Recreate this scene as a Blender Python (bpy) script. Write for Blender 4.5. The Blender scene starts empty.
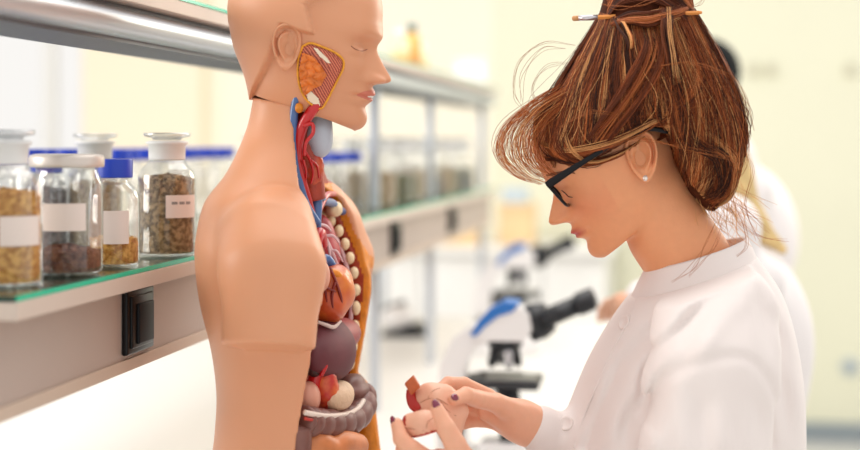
import bpy, bmesh, math, random
import numpy as np
from math import sin, cos, pi, radians, sqrt
from mathutils import Vector, Matrix

random.seed(7)
RNG = np.random.default_rng(7)
scene = bpy.context.scene
COL = scene.collection

# ------------------------------------------------------------------ camera
FPX = 1500.0                 # focal length in pixels of an 860 px wide frame
ZC = 1.40                    # camera height
THETA = math.atan(260.0 / FPX)
cam_data = bpy.data.cameras.new('camera')
cam = bpy.data.objects.new('camera', cam_data)
COL.objects.link(cam)
cam.location = (0, 0, ZC)
cam.rotation_euler = (pi / 2, 0, THETA)
cam_data.sensor_width = 36.0
cam_data.sensor_fit = 'HORIZONTAL'
cam_data.lens = FPX / 860.0 * 36.0
cam_data.shift_y = -82.0 / 860.0
cam_data.clip_start = 0.05
cam_data.dof.use_dof = True
cam_data.dof.focus_distance = 2.04
cam_data.dof.aperture_fstop = 1.85
scene.camera = cam

# ------------------------------------------------------------------ light
world = bpy.data.worlds.new('daylight')
scene.world = world
world.use_nodes = True
wn = world.node_tree
bg = wn.nodes['Background']
bg.inputs[0].default_value = (1.0, 0.975, 0.94, 1)
bg.inputs[1].default_value = 0.84


def area_light(name, loc, target, size, size_y, power, color=(1, 1, 1)):
    l = bpy.data.lights.new(name, 'AREA')
    l.shape = 'RECTANGLE'
    l.size, l.size_y = size, size_y
    l.energy = power
    l.color = color
    o = bpy.data.objects.new(name, l)
    COL.objects.link(o)
    o.location = loc
    o.rotation_euler = (Vector(target) - Vector(loc)).to_track_quat('-Z', 'Y').to_euler()
    return o


area_light('ceiling_panel_light', (-0.3, 3.2, 3.1), (-0.3, 3.2, 0), 2.2, 3.2, 44, (1.0, 0.97, 0.93))
area_light('window_daylight', (-4.4, 0.8, 2.2), (-0.2, 2.2, 1.1), 2.2, 1.8, 95, (1.0, 0.95, 0.88))
area_light('rear_area_light', (1.6, 5.9, 2.5), (0.0, 2.1, 1.2), 1.8, 1.4, 44, (1.0, 0.93, 0.82))  # warm area light from the back right, where no window is built

vs = scene.view_settings
vs.view_transform = 'Standard'
vs.look = 'None'
vs.exposure = 0.22
vs.gamma = 1.0
vs.use_curve_mapping = False


# ------------------------------------------------------------------ coordinates
def S2W(v):
    """camera-aligned floor frame (right, away, up) to world"""
    v = np.asarray(v, float)
    c, s = cos(THETA), sin(THETA)
    out = v.copy()
    out[..., 0] = v[..., 0] * c - v[..., 1] * s
    out[..., 1] = v[..., 0] * s + v[..., 1] * c
    return out


def ST(px, py, d):
    """point seen at px,py at real distance d, in the camera-aligned frame"""
    return np.array([(px - 430.0) * d / FPX, d, ZC - (py - 143.0) * d / FPX])


def P(px, py, d):
    return S2W(ST(px, py, d))


# ------------------------------------------------------------------ materials
def lin(c):
    c = [x / 255.0 for x in c]
    return tuple((x / 12.92 if x <= 0.04045 else ((x + 0.055) / 1.055) ** 2.4) for x in c)


MATS = {}


def mat(name, rgb, rough=0.5, metal=0.0, spec=0.5, var=0.0, vscale=20.0, rgb2=None, bump=0.0, bscale=60.0,
        sss=0.0, sssr=(1, .35, .2), sss_scale=0.01, sheen=0.0, coat=0.0, attr=None, emit=0.0, detail=3.0, trans=0.0):
    if name in MATS:
        return MATS[name]
    m = bpy.data.materials.new(name)
    m.use_nodes = True
    nt = m.node_tree
    b = nt.nodes['Principled BSDF']
    b.inputs['Roughness'].default_value = rough
    b.inputs['Metallic'].default_value = metal
    b.inputs['Specular IOR Level'].default_value = spec
    if coat:
        b.inputs['Coat Weight'].default_value = coat
        b.inputs['Coat Roughness'].default_value = 0.12
    if sheen:
        b.inputs['Sheen Weight'].default_value = sheen
    if trans:
        b.inputs['Transmission Weight'].default_value = trans
    if sss:
        b.inputs['Subsurface Weight'].default_value = sss
        b.inputs['Subsurface Radius'].default_value = sssr
        b.inputs['Subsurface Scale'].default_value = sss_scale
    col = (*lin(rgb), 1)
    b.inputs['Base Color'].default_value = col
    tc = nt.nodes.new('ShaderNodeTexCoord')
    src = None
    if attr:
        a = nt.nodes.new('ShaderNodeAttribute')
        a.attribute_name = attr
        src = a.outputs['Color']
    if var > 0 or rgb2 is not None:
        n = nt.nodes.new('ShaderNodeTexNoise')
        n.inputs['Scale'].default_value = vscale
        n.inputs['Detail'].default_value = detail
        nt.links.new(tc.outputs['Object'], n.inputs['Vector'])
        if rgb2 is not None:
            r = nt.nodes.new('ShaderNodeValToRGB')
            r.color_ramp.elements[0].position = 0.38
            r.color_ramp.elements[1].position = 0.62
            r.color_ramp.elements[0].color = col
            r.color_ramp.elements[1].color = (*lin(rgb2), 1)
            nt.links.new(n.outputs['Fac'], r.inputs['Fac'])
            src = r.outputs['Color']
        else:
            h = nt.nodes.new('ShaderNodeHueSaturation')
            mr = nt.nodes.new('ShaderNodeMapRange')
            mr.inputs['From Min'].default_value = 0.3
            mr.inputs['From Max'].default_value = 0.7
            mr.inputs['To Min'].default_value = 1 - var
            mr.inputs['To Max'].default_value = 1 + var
            nt.links.new(n.outputs['Fac'], mr.inputs['Value'])
            nt.links.new(mr.outputs['Result'], h.inputs['Value'])
            h.inputs['Color'].default_value = col
            if src is not None:
                nt.links.new(src, h.inputs['Color'])
            src = h.outputs['Color']
    if src is not None:
        nt.links.new(src, b.inputs['Base Color'])
    if bump > 0:
        n2 = nt.nodes.new('ShaderNodeTexNoise')
        n2.inputs['Scale'].default_value = bscale
        n2.inputs['Detail'].default_value = 4
        nt.links.new(tc.outputs['Object'], n2.inputs['Vector'])
        bp = nt.nodes.new('ShaderNodeBump')
        bp.inputs['Strength'].default_value = bump
        bp.inputs['Distance'].default_value = 0.004
        nt.links.new(n2.outputs['Fac'], bp.inputs['Height'])
        nt.links.new(bp.outputs['Normal'], b.inputs['Normal'])
    if emit:
        b.inputs['Emission Color'].default_value = col
        b.inputs['Emission Strength'].default_value = emit
    MATS[name] = m
    return m


def glass_mat(name, tint=(1, 1, 1), gloss=0.12, rough=0.03):
    """thin clear glass: lets light straight through, reflects at grazing angles"""
    if name in MATS:
        return MATS[name]
    m = bpy.data.materials.new(name)
    m.use_nodes = True
    nt = m.node_tree
    nt.nodes.remove(nt.nodes['Principled BSDF'])
    out = nt.nodes['Material Output']
    tr = nt.nodes.new('ShaderNodeBsdfTransparent')
    tr.inputs['Color'].default_value = (*tint, 1)
    gl = nt.nodes.new('ShaderNodeBsdfGlossy')
    gl.inputs['Roughness'].default_value = rough
    lw = nt.nodes.new('ShaderNodeLayerWeight')
    lw.inputs['Blend'].default_value = 0.35
    mr = nt.nodes.new('ShaderNodeMapRange')
    mr.inputs['To Min'].default_value = gloss * 0.35
    mr.inputs['To Max'].default_value = min(1.0, gloss * 5)
    nt.links.new(lw.outputs['Facing'], mr.inputs['Value'])
    mx = nt.nodes.new('ShaderNodeMixShader')
    nt.links.new(mr.outputs['Result'], mx.inputs['Fac'])
    nt.links.new(tr.outputs[0], mx.inputs[1])
    nt.links.new(gl.outputs[0], mx.inputs[2])
    nt.links.new(mx.outputs[0], out.inputs['Surface'])
    MATS[name] = m
    return m


# ------------------------------------------------------------------ shapes: every helper returns (verts, faces)
def merge(*ms):
    V, F, o = [], [], 0
    for v, f in ms:
        v = np.asarray(v, float).reshape(-1, 3)
        V.append(v)
        F += [tuple(int(i) + o for i in q) for q in f]
        o += len(v)
    return np.concatenate(V), F


def box(c, s, bev=0.0, rz=0.0, seg=2):
    bm = bmesh.new()
    bmesh.ops.create_cube(bm, size=1.0)
    for v in bm.verts:
        v.co = Vector((v.co.x * s[0], v.co.y * s[1], v.co.z * s[2]))
    if bev > 0:
        bmesh.ops.bevel(bm, geom=list(bm.edges), offset=bev, segments=seg, affect='EDGES', profile=0.5)
    bm.verts.index_update()
    V = np.array([v.co[:] for v in bm.verts])
    F = [tuple(v.index for v in f.verts) for f in bm.faces]
    bm.free()
    if rz:
        cs, sn = cos(rz), sin(rz)
        V = np.stack([V[:, 0] * cs - V[:, 1] * sn, V[:, 0] * sn + V[:, 1] * cs, V[:, 2]], 1)
    return V + np.asarray(c, float), F


def basis(axis):
    a = np.asarray(axis, float)
    a = a / np.linalg.norm(a)
    h = np.array([0, 0, 1.0]) if abs(a[2]) < 0.9 else np.array([1.0, 0, 0])
    u = np.cross(h, a); u /= np.linalg.norm(u)
    return u, np.cross(a, u), a


def lathe(prof, n=32, c=(0, 0, 0), axis=(0, 0, 1)):
    """prof: list of (radius, height along axis)"""
    u, w, a = basis(axis)
    c = np.asarray(c, float)
    V, F = [], []
    for r, h in prof:
        for k in range(n):
            t = 2 * pi * k / n
            V.append(c + a * h + (u * cos(t) + w * sin(t)) * r)
    m = len(prof)
    for i in range(m - 1):
        for k in range(n):
            k2 = (k + 1) % n
            F.append((i * n + k, i * n + k2, (i + 1) * n + k2, (i + 1) * n + k))
    if prof[0][0] > 1e-5:
        F.append(tuple(range(n - 1, -1, -1)))
    if prof[-1][0] > 1e-5:
        F.append(tuple((m - 1) * n + k for k in range(n)))
    return np.array(V), F


def smooth_path(pts, n):
    """Catmull-Rom through control rows of any width, n samples"""
    p = np.asarray(pts, float)
    p = np.concatenate([[2 * p[0] - p[1]], p, [2 * p[-1] - p[-2]]])
    m = len(p) - 3
    t = np.linspace(0, m - 1e-9, n)
    i = t.astype(int)
    u = (t - i)[:, None]
    a, b, c, d = p[i], p[i + 1], p[i + 2], p[i + 3]
    return 0.5 * (2 * b + (c - a) * u + (2 * a - 5 * b + 4 * c - d) * u ** 2 + (3 * b - a - 3 * c + d) * u ** 3)


def tube(pts, rad, n=8, samples=None, cap=True, flat=1.0):
    pts = np.asarray(pts, float)
    r = np.full(len(pts), rad, float) if np.isscalar(rad) else np.asarray(rad, float)
    if samples:
        q = smooth_path(np.concatenate([pts, r[:, None]], 1), samples)
        pts, r = q[:, :3], np.maximum(q[:, 3], 1e-5)
    m = len(pts)
    T = np.gradient(pts, axis=0)
    T /= np.linalg.norm(T, axis=1, keepdims=True) + 1e-12
    u, _, _ = basis(T[0])
    V = []
    for i in range(m):
        u = u - T[i] * np.dot(u, T[i])
        u /= np.linalg.norm(u) + 1e-12
        w = np.cross(T[i], u)
        for k in range(n):
            t = 2 * pi * k / n
            V.append(pts[i] + (u * cos(t) + w * sin(t) * flat) * r[i])
    F = []
    for i in range(m - 1):
        for k in range(n):
            k2 = (k + 1) % n
            F.append((i * n + k, i * n + k2, (i + 1) * n + k2, (i + 1) * n + k))
    if cap:
        F.append(tuple(range(n - 1, -1, -1)))
        F.append(tuple((m - 1) * n + k for k in range(n)))
    return np.array(V), F


def prism(poly, ext, origin=(0, 0, 0), u=(1, 0, 0), v=(0, 0, 1)):
    """poly in (u,v) extruded by vector ext"""
    o, u, v, e = [np.asarray(x, float) for x in (origin, u, v, ext)]
    A = [o + u * a + v * b for a, b in poly]
    n = len(A)
    V = np.array(A + [x + e for x in A])
    F = [tuple(range(n - 1, -1, -1)), tuple(range(n, 2 * n))]
    F += [(i, (i + 1) % n, (i + 1) % n + n, i + n) for i in range(n)]
    return V, F


def ellipsoid(c, r, nu=24, nv=14, noise=0.0):
    V, F = [], []
    for j in range(nv + 1):
        th = pi * j / nv
        for k in range(nu):
            ph = 2 * pi * k / nu
            V.append((sin(th) * cos(ph), sin(th) * sin(ph), cos(th)))
    V = np.array(V)
    for j in range(nv):
        for k in range(nu):
            k2 = (k + 1) % nu
            F.append((j * nu + k, (j + 1) * nu + k, (j + 1) * nu + k2, j * nu + k2))
    if noise:
        V = V * (1 + RNG.normal(0, noise, (len(V), 1)))
    return V * np.asarray(r) + np.asarray(c), F


# signed distance shapes meshed with surface nets
class Grid:
    def __init__(self, mn, mx, h):
        self.mn, self.h = np.asarray(mn, float), h
        n = np.ceil((np.asarray(mx) - self.mn) / h).astype(int) + 1
        ax = [(self.mn[i] + h * np.arange(n[i])).astype(np.float32) for i in range(3)]
        self.X, self.Y, self.Z = ax[0][:, None, None], ax[1][None, :, None], ax[2][None, None, :]
        self.shape = tuple(n)

    def cone(self, a, b, ra, rb, sc=(1, 1, 1)):
        a, b = np.asarray(a, float), np.asarray(b, float)
        d = b - a
        L = float(d @ d) + 1e-12
        px, py, pz = self.X - a[0], self.Y - a[1], self.Z - a[2]
        t = np.clip((px * d[0] + py * d[1] + pz * d[2]) / L, 0, 1)
        return np.sqrt(((px - t * d[0]) / sc[0]) ** 2 + ((py - t * d[1]) / sc[1]) ** 2 + ((pz - t * d[2]) / sc[2]) ** 2) - (ra + t * (rb - ra))

    def chain(self, pts, rad, k=0.004, sc=(1, 1, 1)):
        f = None
        for i in range(len(pts) - 1):
            g = self.cone(pts[i], pts[i + 1], rad[i], rad[i + 1], sc)
            f = g if f is None else smin(f, g, k)
        return f

    def ell(self, c, r, R=None):
        px, py, pz = self.X - c[0], self.Y - c[1], self.Z - c[2]
        if R is not None:
            R = np.asarray(R, float)
            px, py, pz = [px * R[0][i] + py * R[1][i] + pz * R[2][i] for i in range(3)]
        q = np.sqrt((px / r[0]) ** 2 + (py / r[1]) ** 2 + (pz / r[2]) ** 2)
        return (q - 1) * min(r)

    def mesh(self, F):
        F = np.broadcast_to(F, self.shape).astype(np.float32)
        s = F < 0
        nx, ny, nz = self.shape
        sl = lambda A, i, j, k: A[i:nx - 1 + i, j:ny - 1 + j, k:nz - 1 + k]
        cnt = np.zeros((nx - 1, ny - 1, nz - 1), np.int8)
        for i in (0, 1):
            for j in (0, 1):
                for k in (0, 1):
                    cnt += sl(s, i, j, k)
        act = (cnt > 0) & (cnt < 8)
        I, J, K = np.nonzero(act)
        idx = -np.ones(act.shape, np.int64)
        idx[act] = np.arange(len(I))
        acc = np.zeros((len(I), 3)); num = np.zeros(len(I))
        cor = [(i, j, k) for i in (0, 1) for j in (0, 1) for k in (0, 1)]
        val = {c: F[I + c[0], J + c[1], K + c[2]] for c in cor}
        for c in cor:
            for ax in range(3):
                if c[ax] == 0:
                    e = list(c); e[ax] = 1
                    a, b = val[c], val[tuple(e)]
                    m = (a < 0) != (b < 0)
                    t = np.where(m, a / np.where(m, a - b, 1), 0)
                    p = np.array(c, float)[None].repeat(len(I), 0)
                    p[:, ax] += t
                    acc[m] += p[m]; num[m] += 1
        V = self.mn + self.h * (np.stack([I, J, K], 1) + acc / num[:, None])
        Fs = []
        for ax in range(3):
            o1, o2 = [(1, 2), (2, 0), (0, 1)][ax]
            lo = [slice(1, -1)] * 3; hi = [slice(1, -1)] * 3
            lo[ax] = slice(0, -1); hi[ax] = slice(1, None)
            a, b = s[tuple(lo)], s[tuple(hi)]
            i, j, k = np.nonzero(a != b)
            base = np.stack([i, j, k], 1)
            flip = b[i, j, k]
            base[:, o1] += 1; base[:, o2] += 1
            e1, e2 = np.eye(3, dtype=int)[o1], np.eye(3, dtype=int)[o2]
            g = lambda q: idx[q[:, 0], q[:, 1], q[:, 2]]
            q = np.stack([g(base - e1 - e2), g(base - e2), g(base), g(base - e1)], 1)
            q[flip] = q[flip][:, ::-1]
            Fs.append(q)
        return V, np.concatenate(Fs)


def smin(a, b, k):
    h = np.clip(0.5 + 0.5 * (b - a) / k, 0, 1)
    return b + (a - b) * h - k * h * (1 - h)


def smax(a, b, k):
    return -smin(-a, -b, k)


# ------------------------------------------------------------------ objects
def thing(name, label, cat, loc=(0, 0, 0), group=None, kind=None):
    o = bpy.data.objects.new(name, None)
    o.empty_display_size = 0.05
    COL.objects.link(o)
    o.location = tuple(float(x) for x in loc)
    if label: o['label'] = label
    if cat: o['category'] = cat
    if group: o['group'] = group
    if kind: o['kind'] = kind
    return o


def root_loc(o):
    p = Vector((0, 0, 0))
    while o is not None:
        p += o.location
        o = o.parent
    return np.array(p)


def obj(name, vf, m, parent=None, smooth=True, stage=False, label=None, cat=None, group=None, kind=None,
        loc=None, mindex=None, color=None, angle=None):
    """one mesh object; verts are given in world space (stage=True: camera-aligned frame)"""
    V, F = vf
    V = np.asarray(V, float)
    if stage:
        V = S2W(V)
    o0 = root_loc(parent) if parent is not None else (np.zeros(3) if loc is None else np.asarray(loc, float))
    V = V - o0
    me = bpy.data.meshes.new(name)
    if isinstance(F, np.ndarray):
        k = F.shape[1]
        me.vertices.add(len(V)); me.vertices.foreach_set('co', V.astype(np.float32).ravel())
        me.loops.add(F.size); me.loops.foreach_set('vertex_index', F.astype(np.int32).ravel())
        me.polygons.add(len(F)); me.polygons.foreach_set('loop_start', np.arange(0, F.size, k, dtype=np.int32))
        me.update(calc_edges=True)
        me.validate()
    else:
        me.from_pydata([tuple(v) for v in V], [], F)
        me.update()
    for mm in (m if isinstance(m, (list, tuple)) else [m]):
        me.materials.append(mm)
    if mindex is not None:
        me.polygons.foreach_set('material_index', np.asarray(mindex, np.int32))
    if smooth:
        me.polygons.foreach_set('use_smooth', np.ones(len(me.polygons), bool))
        if angle:
            me.set_sharp_from_angle(angle=radians(angle))
    if color is not None:
        at = me.color_attributes.new('Col', 'FLOAT_COLOR', 'POINT')
        c = np.ones((len(V), 4), np.float32); c[:, :3] = color
        at.data.foreach_set('color', c.ravel())
    o = bpy.data.objects.new(name, me)
    COL.objects.link(o)
    if parent is not None:
        o.parent = parent
    else:
        o.location = tuple(o0)
    if label: o['label'] = label
    if cat: o['category'] = cat
    if group: o['group'] = group
    if kind: o['kind'] = kind
    return o


def copy_tree(o, parent=None):
    c = o.copy()
    COL.objects.link(c)
    if parent is not None:
        c.parent = parent
    for ch in list(o.children):
        copy_tree(ch, c)
    return c
# ================================================================== room
Z_BENCH = 0.74
Z_GLASS = ZC - 0.165
WALL_Y = 7.25
m_wall = mat('cream_wall_paint', (252, 245, 226), 0.8, var=0.015, vscale=1.5)
m_wallr = mat('pale_yellow_wall_paint', (241, 240, 216), 0.8, var=0.015, vscale=1.5)
m_pil = mat('warm_cream_paint', (251, 239, 214), 0.8)
m_floor = mat('pale_floor_vinyl', (226, 224, 220), 0.35, var=0.03, vscale=4)
m_white = mat('white_laminate', (244, 243, 240), 0.35)
m_base = mat('grey_blue_skirting', (150, 160, 166), 0.5)
m_frame = mat('white_window_frame', (236, 236, 234), 0.4)
m_pane = glass_mat('window_glass', (1, 1, 1), 0.06)

obj('floor', box((-0.5, 4.0, -0.05), (9.5, 10.0, 0.1)), m_floor, kind='structure', smooth=False)

# back wall with a window opening on the left
wx0, wx1, wz0, wz1 = -4.55, -3.03, 0.95, 2.45
obj('wall_back', merge(
    box(((wx1 - 0.95) / 2, WALL_Y + 0.1, 1.5), (-0.95 - wx1, 0.2, 3.0)),
    box(((wx0 + wx1) / 2, WALL_Y + 0.1, wz0 / 2), (wx1 - wx0, 0.2, wz0)),
    box(((wx0 + wx1) / 2, WALL_Y + 0.1, (3.0 + wz1) / 2), (wx1 - wx0, 0.2, 3.0 - wz1)),
    box(((wx0 - 5.2) / 2, WALL_Y + 0.1, 1.5), (wx0 + 5.2, 0.2, 3.0))), m_wall, kind='structure', smooth=False)
obj('wall_right', box((1.6, WALL_Y + 0.1, 1.5), (5.1, 0.2, 3.0)), m_wallr, kind='structure', smooth=False)
obj('baseboard_back', box((1.6, WALL_Y - 0.01, 0.045), (5.1, 0.02, 0.09), 0.003), m_base, kind='structure', smooth=False)
pil = obj('trim_1', box((-2.71, WALL_Y - 0.05, 1.5), (0.62, 0.1, 3.0), 0.01), m_pil, kind='structure', smooth=False)
w1 = thing('window_1', None, None, ((wx0 + wx1) / 2, WALL_Y, wz0), kind='structure')
fw = 0.06
obj('window_frame', merge(
    box((wx0 + fw / 2, WALL_Y + 0.08, (wz0 + wz1) / 2), (fw, 0.07, wz1 - wz0), 0.006),
    box((wx1 - fw / 2, WALL_Y + 0.08, (wz0 + wz1) / 2), (fw, 0.07, wz1 - wz0), 0.006),
    box(((wx0 + wx1) / 2, WALL_Y + 0.08, wz0 + fw / 2), (wx1 - wx0 - 2 * fw, 0.066, fw), 0.006),
    box(((wx0 + wx1) / 2, WALL_Y + 0.08, wz1 - fw / 2), (wx1 - wx0 - 2 * fw, 0.066, fw), 0.006)), m_frame, w1)
obj('mullion', box((-3.27, WALL_Y + 0.08, (wz0 + wz1) / 2), (0.07, 0.062, wz1 - wz0 - 2 * fw), 0.006), m_frame, w1)
obj('pane', box(((wx0 - 3.27) / 2, WALL_Y + 0.085, (wz0 + wz1) / 2), (-3.30 - wx0 - fw, 0.006, wz1 - wz0 - 2 * fw)), m_pane, w1, smooth=False)
obj('pane', box(((-3.27 + wx1) / 2, WALL_Y + 0.085, (wz0 + wz1) / 2), (wx1 + 3.24 - fw, 0.006, wz1 - wz0 - 2 * fw)), m_pane, w1, smooth=False)
obj('window_sill', box(((wx0 + wx1) / 2, WALL_Y - 0.04, wz0 - 0.02), (wx1 - wx0 + 0.1, 0.16, 0.035), 0.006), m_frame, w1)

# ================================================================== bench and counter
BX0, BX1, BY0, BY1 = -1.68, -0.24, 0.55, 5.65
bench = thing('lab_bench', 'long white laminate lab bench carrying the reagent rack and microscopes', 'bench', ((BX0 + BX1) / 2, (BY0 + BY1) / 2, 0))
obj('worktop', box(((BX0 + BX1) / 2, (BY0 + BY1) / 2, Z_BENCH - 0.018), (BX1 - BX0, BY1 - BY0, 0.036), 0.004), m_white, bench)
for y in (BY0 + 0.05, 2.2, 3.9, BY1 - 0.05):
    for x in (BX0 + 0.06, BX1 - 0.06):
        obj('leg', box((x, y, (Z_BENCH - 0.036) / 2), (0.04, 0.04, Z_BENCH - 0.037), 0.003), mat('bench_leg_grey', (190, 192, 195), 0.4, 0.6), bench)
obj('centre_panel', box((-0.96, (BY0 + BY1) / 2, 0.40), (0.018, BY1 - BY0 - 0.2, 0.60)), m_white, bench, smooth=False)

CY = 6.45
counter = thing('wall_counter', 'white cupboard counter along the back wall under the pale boxes', 'counter', (-2.0, 6.85, 0))
obj('worktop', box((-1.98, (CY + WALL_Y) / 2 - 0.01, 0.925), (3.30, WALL_Y - CY - 0.03, 0.03), 0.004), m_white, counter)
obj('plinth', box((-1.98, 6.88, 0.05), (3.2, 0.66, 0.1)), m_base, counter, smooth=False)
for i in range(6):
    x = -3.60 + 0.27 + i * 0.54
    b = obj('cupboard', box((x, 6.86, 0.505), (0.538, 0.68, 0.808)), m_white, counter, smooth=False)
    for s in (-1, 1):
        d = obj('door', box((x + s * 0.134, 6.508, 0.505), (0.262, 0.02, 0.79), 0.003), m_white, b)

# ================================================================== reagent rack
SH_X = -0.712
SY0, SY1 = 1.51, 5.62
m_board = mat('beige_laminate', (205, 190, 178), 0.5, var=0.03, vscale=9)
m_beam = mat('greige_laminate', (178, 163, 154), 0.5, var=0.025, vscale=7)
m_edge = mat('beige_edge_band', (197, 179, 163), 0.5, var=0.02, vscale=9)
m_alu = mat('brushed_aluminium', (196, 202, 210), 0.32, 0.75, var=0.03, vscale=5)
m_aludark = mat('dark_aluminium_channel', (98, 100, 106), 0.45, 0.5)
m_grn = mat('green_glass_edge', (20, 196, 158), 0.15, 0.0, 0.6, emit=0.0)
m_shelfglass = glass_mat('clear_shelf_glass', (0.86, 0.95, 0.92), 0.16)
rack = thing('reagent_rack', 'long two-tier reagent rack with glass shelves, beige beam and aluminium rail', 'shelf', (-0.96, 3.56, Z_BENCH))
L = SY1 - SY0
ym = (SY0 + SY1) / 2


def xprof(poly, name, m, y0=SY0, y1=SY1, parent=rack, smooth=False):
    """section polygon in (x,z) extruded along y"""
    return obj(name, prism(poly, (0, y1 - y0, 0), (0, y0, 0)), m, parent, smooth=smooth)


# lower tier: board, glass plate with green edge, beam with trim strip
obj('shelf_board', box(((SH_X - 1.205) / 2 - 0.0, ym, Z_GLASS - 0.0165), (1.205 + SH_X, L, 0.021), 0.0015), m_board, rack, smooth=False)
gp = obj('glass_plate', box(((SH_X - 1.20) / 2 - 0.002, ym, Z_GLASS - 0.0028), (1.20 + SH_X - 0.008, L - 0.006, 0.0056)), m_shelfglass, rack, smooth=False)
obj('glass_edge', box((SH_X - 0.002, ym, Z_GLASS - 0.0028), (0.003, L - 0.006, 0.0057)), m_grn, gp, smooth=False)
obj('glass_edge', box(((SH_X - 1.20) / 2, SY0 + 0.001, Z_GLASS - 0.0028), (1.20 + SH_X - 0.004, 0.003, 0.0057)), mat('dark_green_glass_edge', (30, 66, 58), 0.2), gp, smooth=False)
BXF = -0.742
obj('beam', box(((BXF - 1.175) / 2, ym - 0.2, ZC - 0.2385), (1.175 + BXF, L + 0.4, 0.101)), m_beam, rack, smooth=False)
obj('beam_trim', box(((BXF - 1.175) / 2 + 0.0015, ym - 0.2, ZC - 0.2970), (1.175 + BXF + 0.003, L + 0.4, 0.0165), 0.001), m_edge, rack, smooth=False)
for x in (-0.768, -1.14):
    for y in ((2.66, 3.63, 4.435, 5.56) if x > -1 else (3.63, 4.435, 5.56)):
        obj('post', box((x, y, (Z_BENCH + ZC - 0.306) / 2), (0.024, 0.024, ZC - 0.306 - Z_BENCH), 0.002), m_alu, rack)
        if x > -1:
            obj('post', box((x, y, ZC - 0.012), (0.024, 0.024, 0.302), 0.002), m_alu, rack)
# upper tier: rail profile under a narrow board and glass plate
y0u = 0.95
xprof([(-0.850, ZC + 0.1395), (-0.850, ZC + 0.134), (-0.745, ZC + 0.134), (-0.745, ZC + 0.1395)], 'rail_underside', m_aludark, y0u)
rp = [(-0.738 + 0.019 * cos(a), ZC + 0.158 + 0.0185 * sin(a)) for a in np.linspace(-pi / 2, pi / 2, 12)]
xprof([(-0.850, ZC + 0.1765), (-0.850, ZC + 0.1396)] + rp, 'rail', m_alu, y0u, smooth=True).data.set_sharp_from_angle(angle=radians(40))
xprof([(-0.85, ZC + 0.1766), (-0.740, ZC + 0.1766), (-0.740, ZC + 0.183), (-0.85, ZC + 0.183)], 'dark_groove', m_aludark, y0u)  # recessed dark aluminium strip between rail and board
obj('upper_board', box((-0.787, (y0u + SY1) / 2, ZC + 0.193), (0.146, SY1 - y0u, 0.0195), 0.001), m_board, rack, smooth=False)
up = obj('upper_glass_plate', box((-0.787, (y0u + SY1) / 2, ZC + 0.2055), (0.142, SY1 - y0u, 0.005)), m_shelfglass, rack, smooth=False)
obj('glass_edge', box((-0.7145, (y0u + SY1) / 2, ZC + 0.2055), (0.003, SY1 - y0u, 0.0051)), m_grn, up, smooth=False)

# switches on the beam
m_blk = mat('black_gloss_plastic', (12, 13, 16), 0.28, spec=0.25)
m_blk2 = mat('black_satin_plastic', (20, 21, 25), 0.5, spec=0.2)
for y in (1.937, 2.85, 3.74, 4.66):
    sw = obj('switch', box((BXF + 0.0045, y, ZC - 0.2395), (0.009, 0.100, 0.086), 0.003, seg=3), m_blk, rack)
    obj('switch_frame', box((BXF + 0.0095, y, ZC - 0.2395), (0.005, 0.080, 0.070), 0.002, seg=3), m_blk, sw)
    obj('rocker', box((BXF + 0.013, y + 0.004, ZC - 0.2425), (0.006, 0.056, 0.054), 0.002), m_blk2, sw)

# ================================================================== jars
m_jar = glass_mat('clear_jar_glass', (0.97, 0.975, 0.972), 0.12, 0.04)
m_frost = mat('frosted_glass', (230, 230, 229), 0.55, spec=0.5)
m_lid = mat('pale_metal_lid', (214, 204, 196), 0.35, 0.3)
m_blue = mat('blue_screw_cap', (22, 62, 186), 0.4)
m_paper = mat('pinkish_paper_label', (232, 216, 208), 0.8)
m_ink = mat('grey_ink', (150, 140, 138), 0.8)


def grain_mat(name, a, b):
    return mat(name, a, 0.85, rgb2=b, vscale=130, bump=1.0, bscale=200, detail=2)


m_gold = grain_mat('golden_grain', (178, 118, 44), (228, 178, 96))
m_redb = grain_mat('red_brown_grain', (84, 46, 34), (124, 80, 60))
m_herb = grain_mat('dried_brown_herb', (104, 80, 48), (180, 150, 108))
m_grey = grain_mat('dark_grey_granules', (60, 60, 68), (110, 108, 112))
m_tan = grain_mat('tan_grain', (150, 126, 92), (190, 168, 132))
m_green = grain_mat('dried_green_herb', (66, 72, 44), (120, 120, 78))


def patch(r, z0, z1, a0, a1, off=0.0006, n=14):
    V, F = [], []
    for j, z in enumerate((z0, z1)):
        for i in range(n + 1):
            a = a0 + (a1 - a0) * i / n
            V.append(((r + off) * cos(a), (r + off) * sin(a), z))
    for i in range(n):
        F.append((i, i + 1, n + 2 + i, n + 1 + i))
    return np.array(V), F


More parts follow.
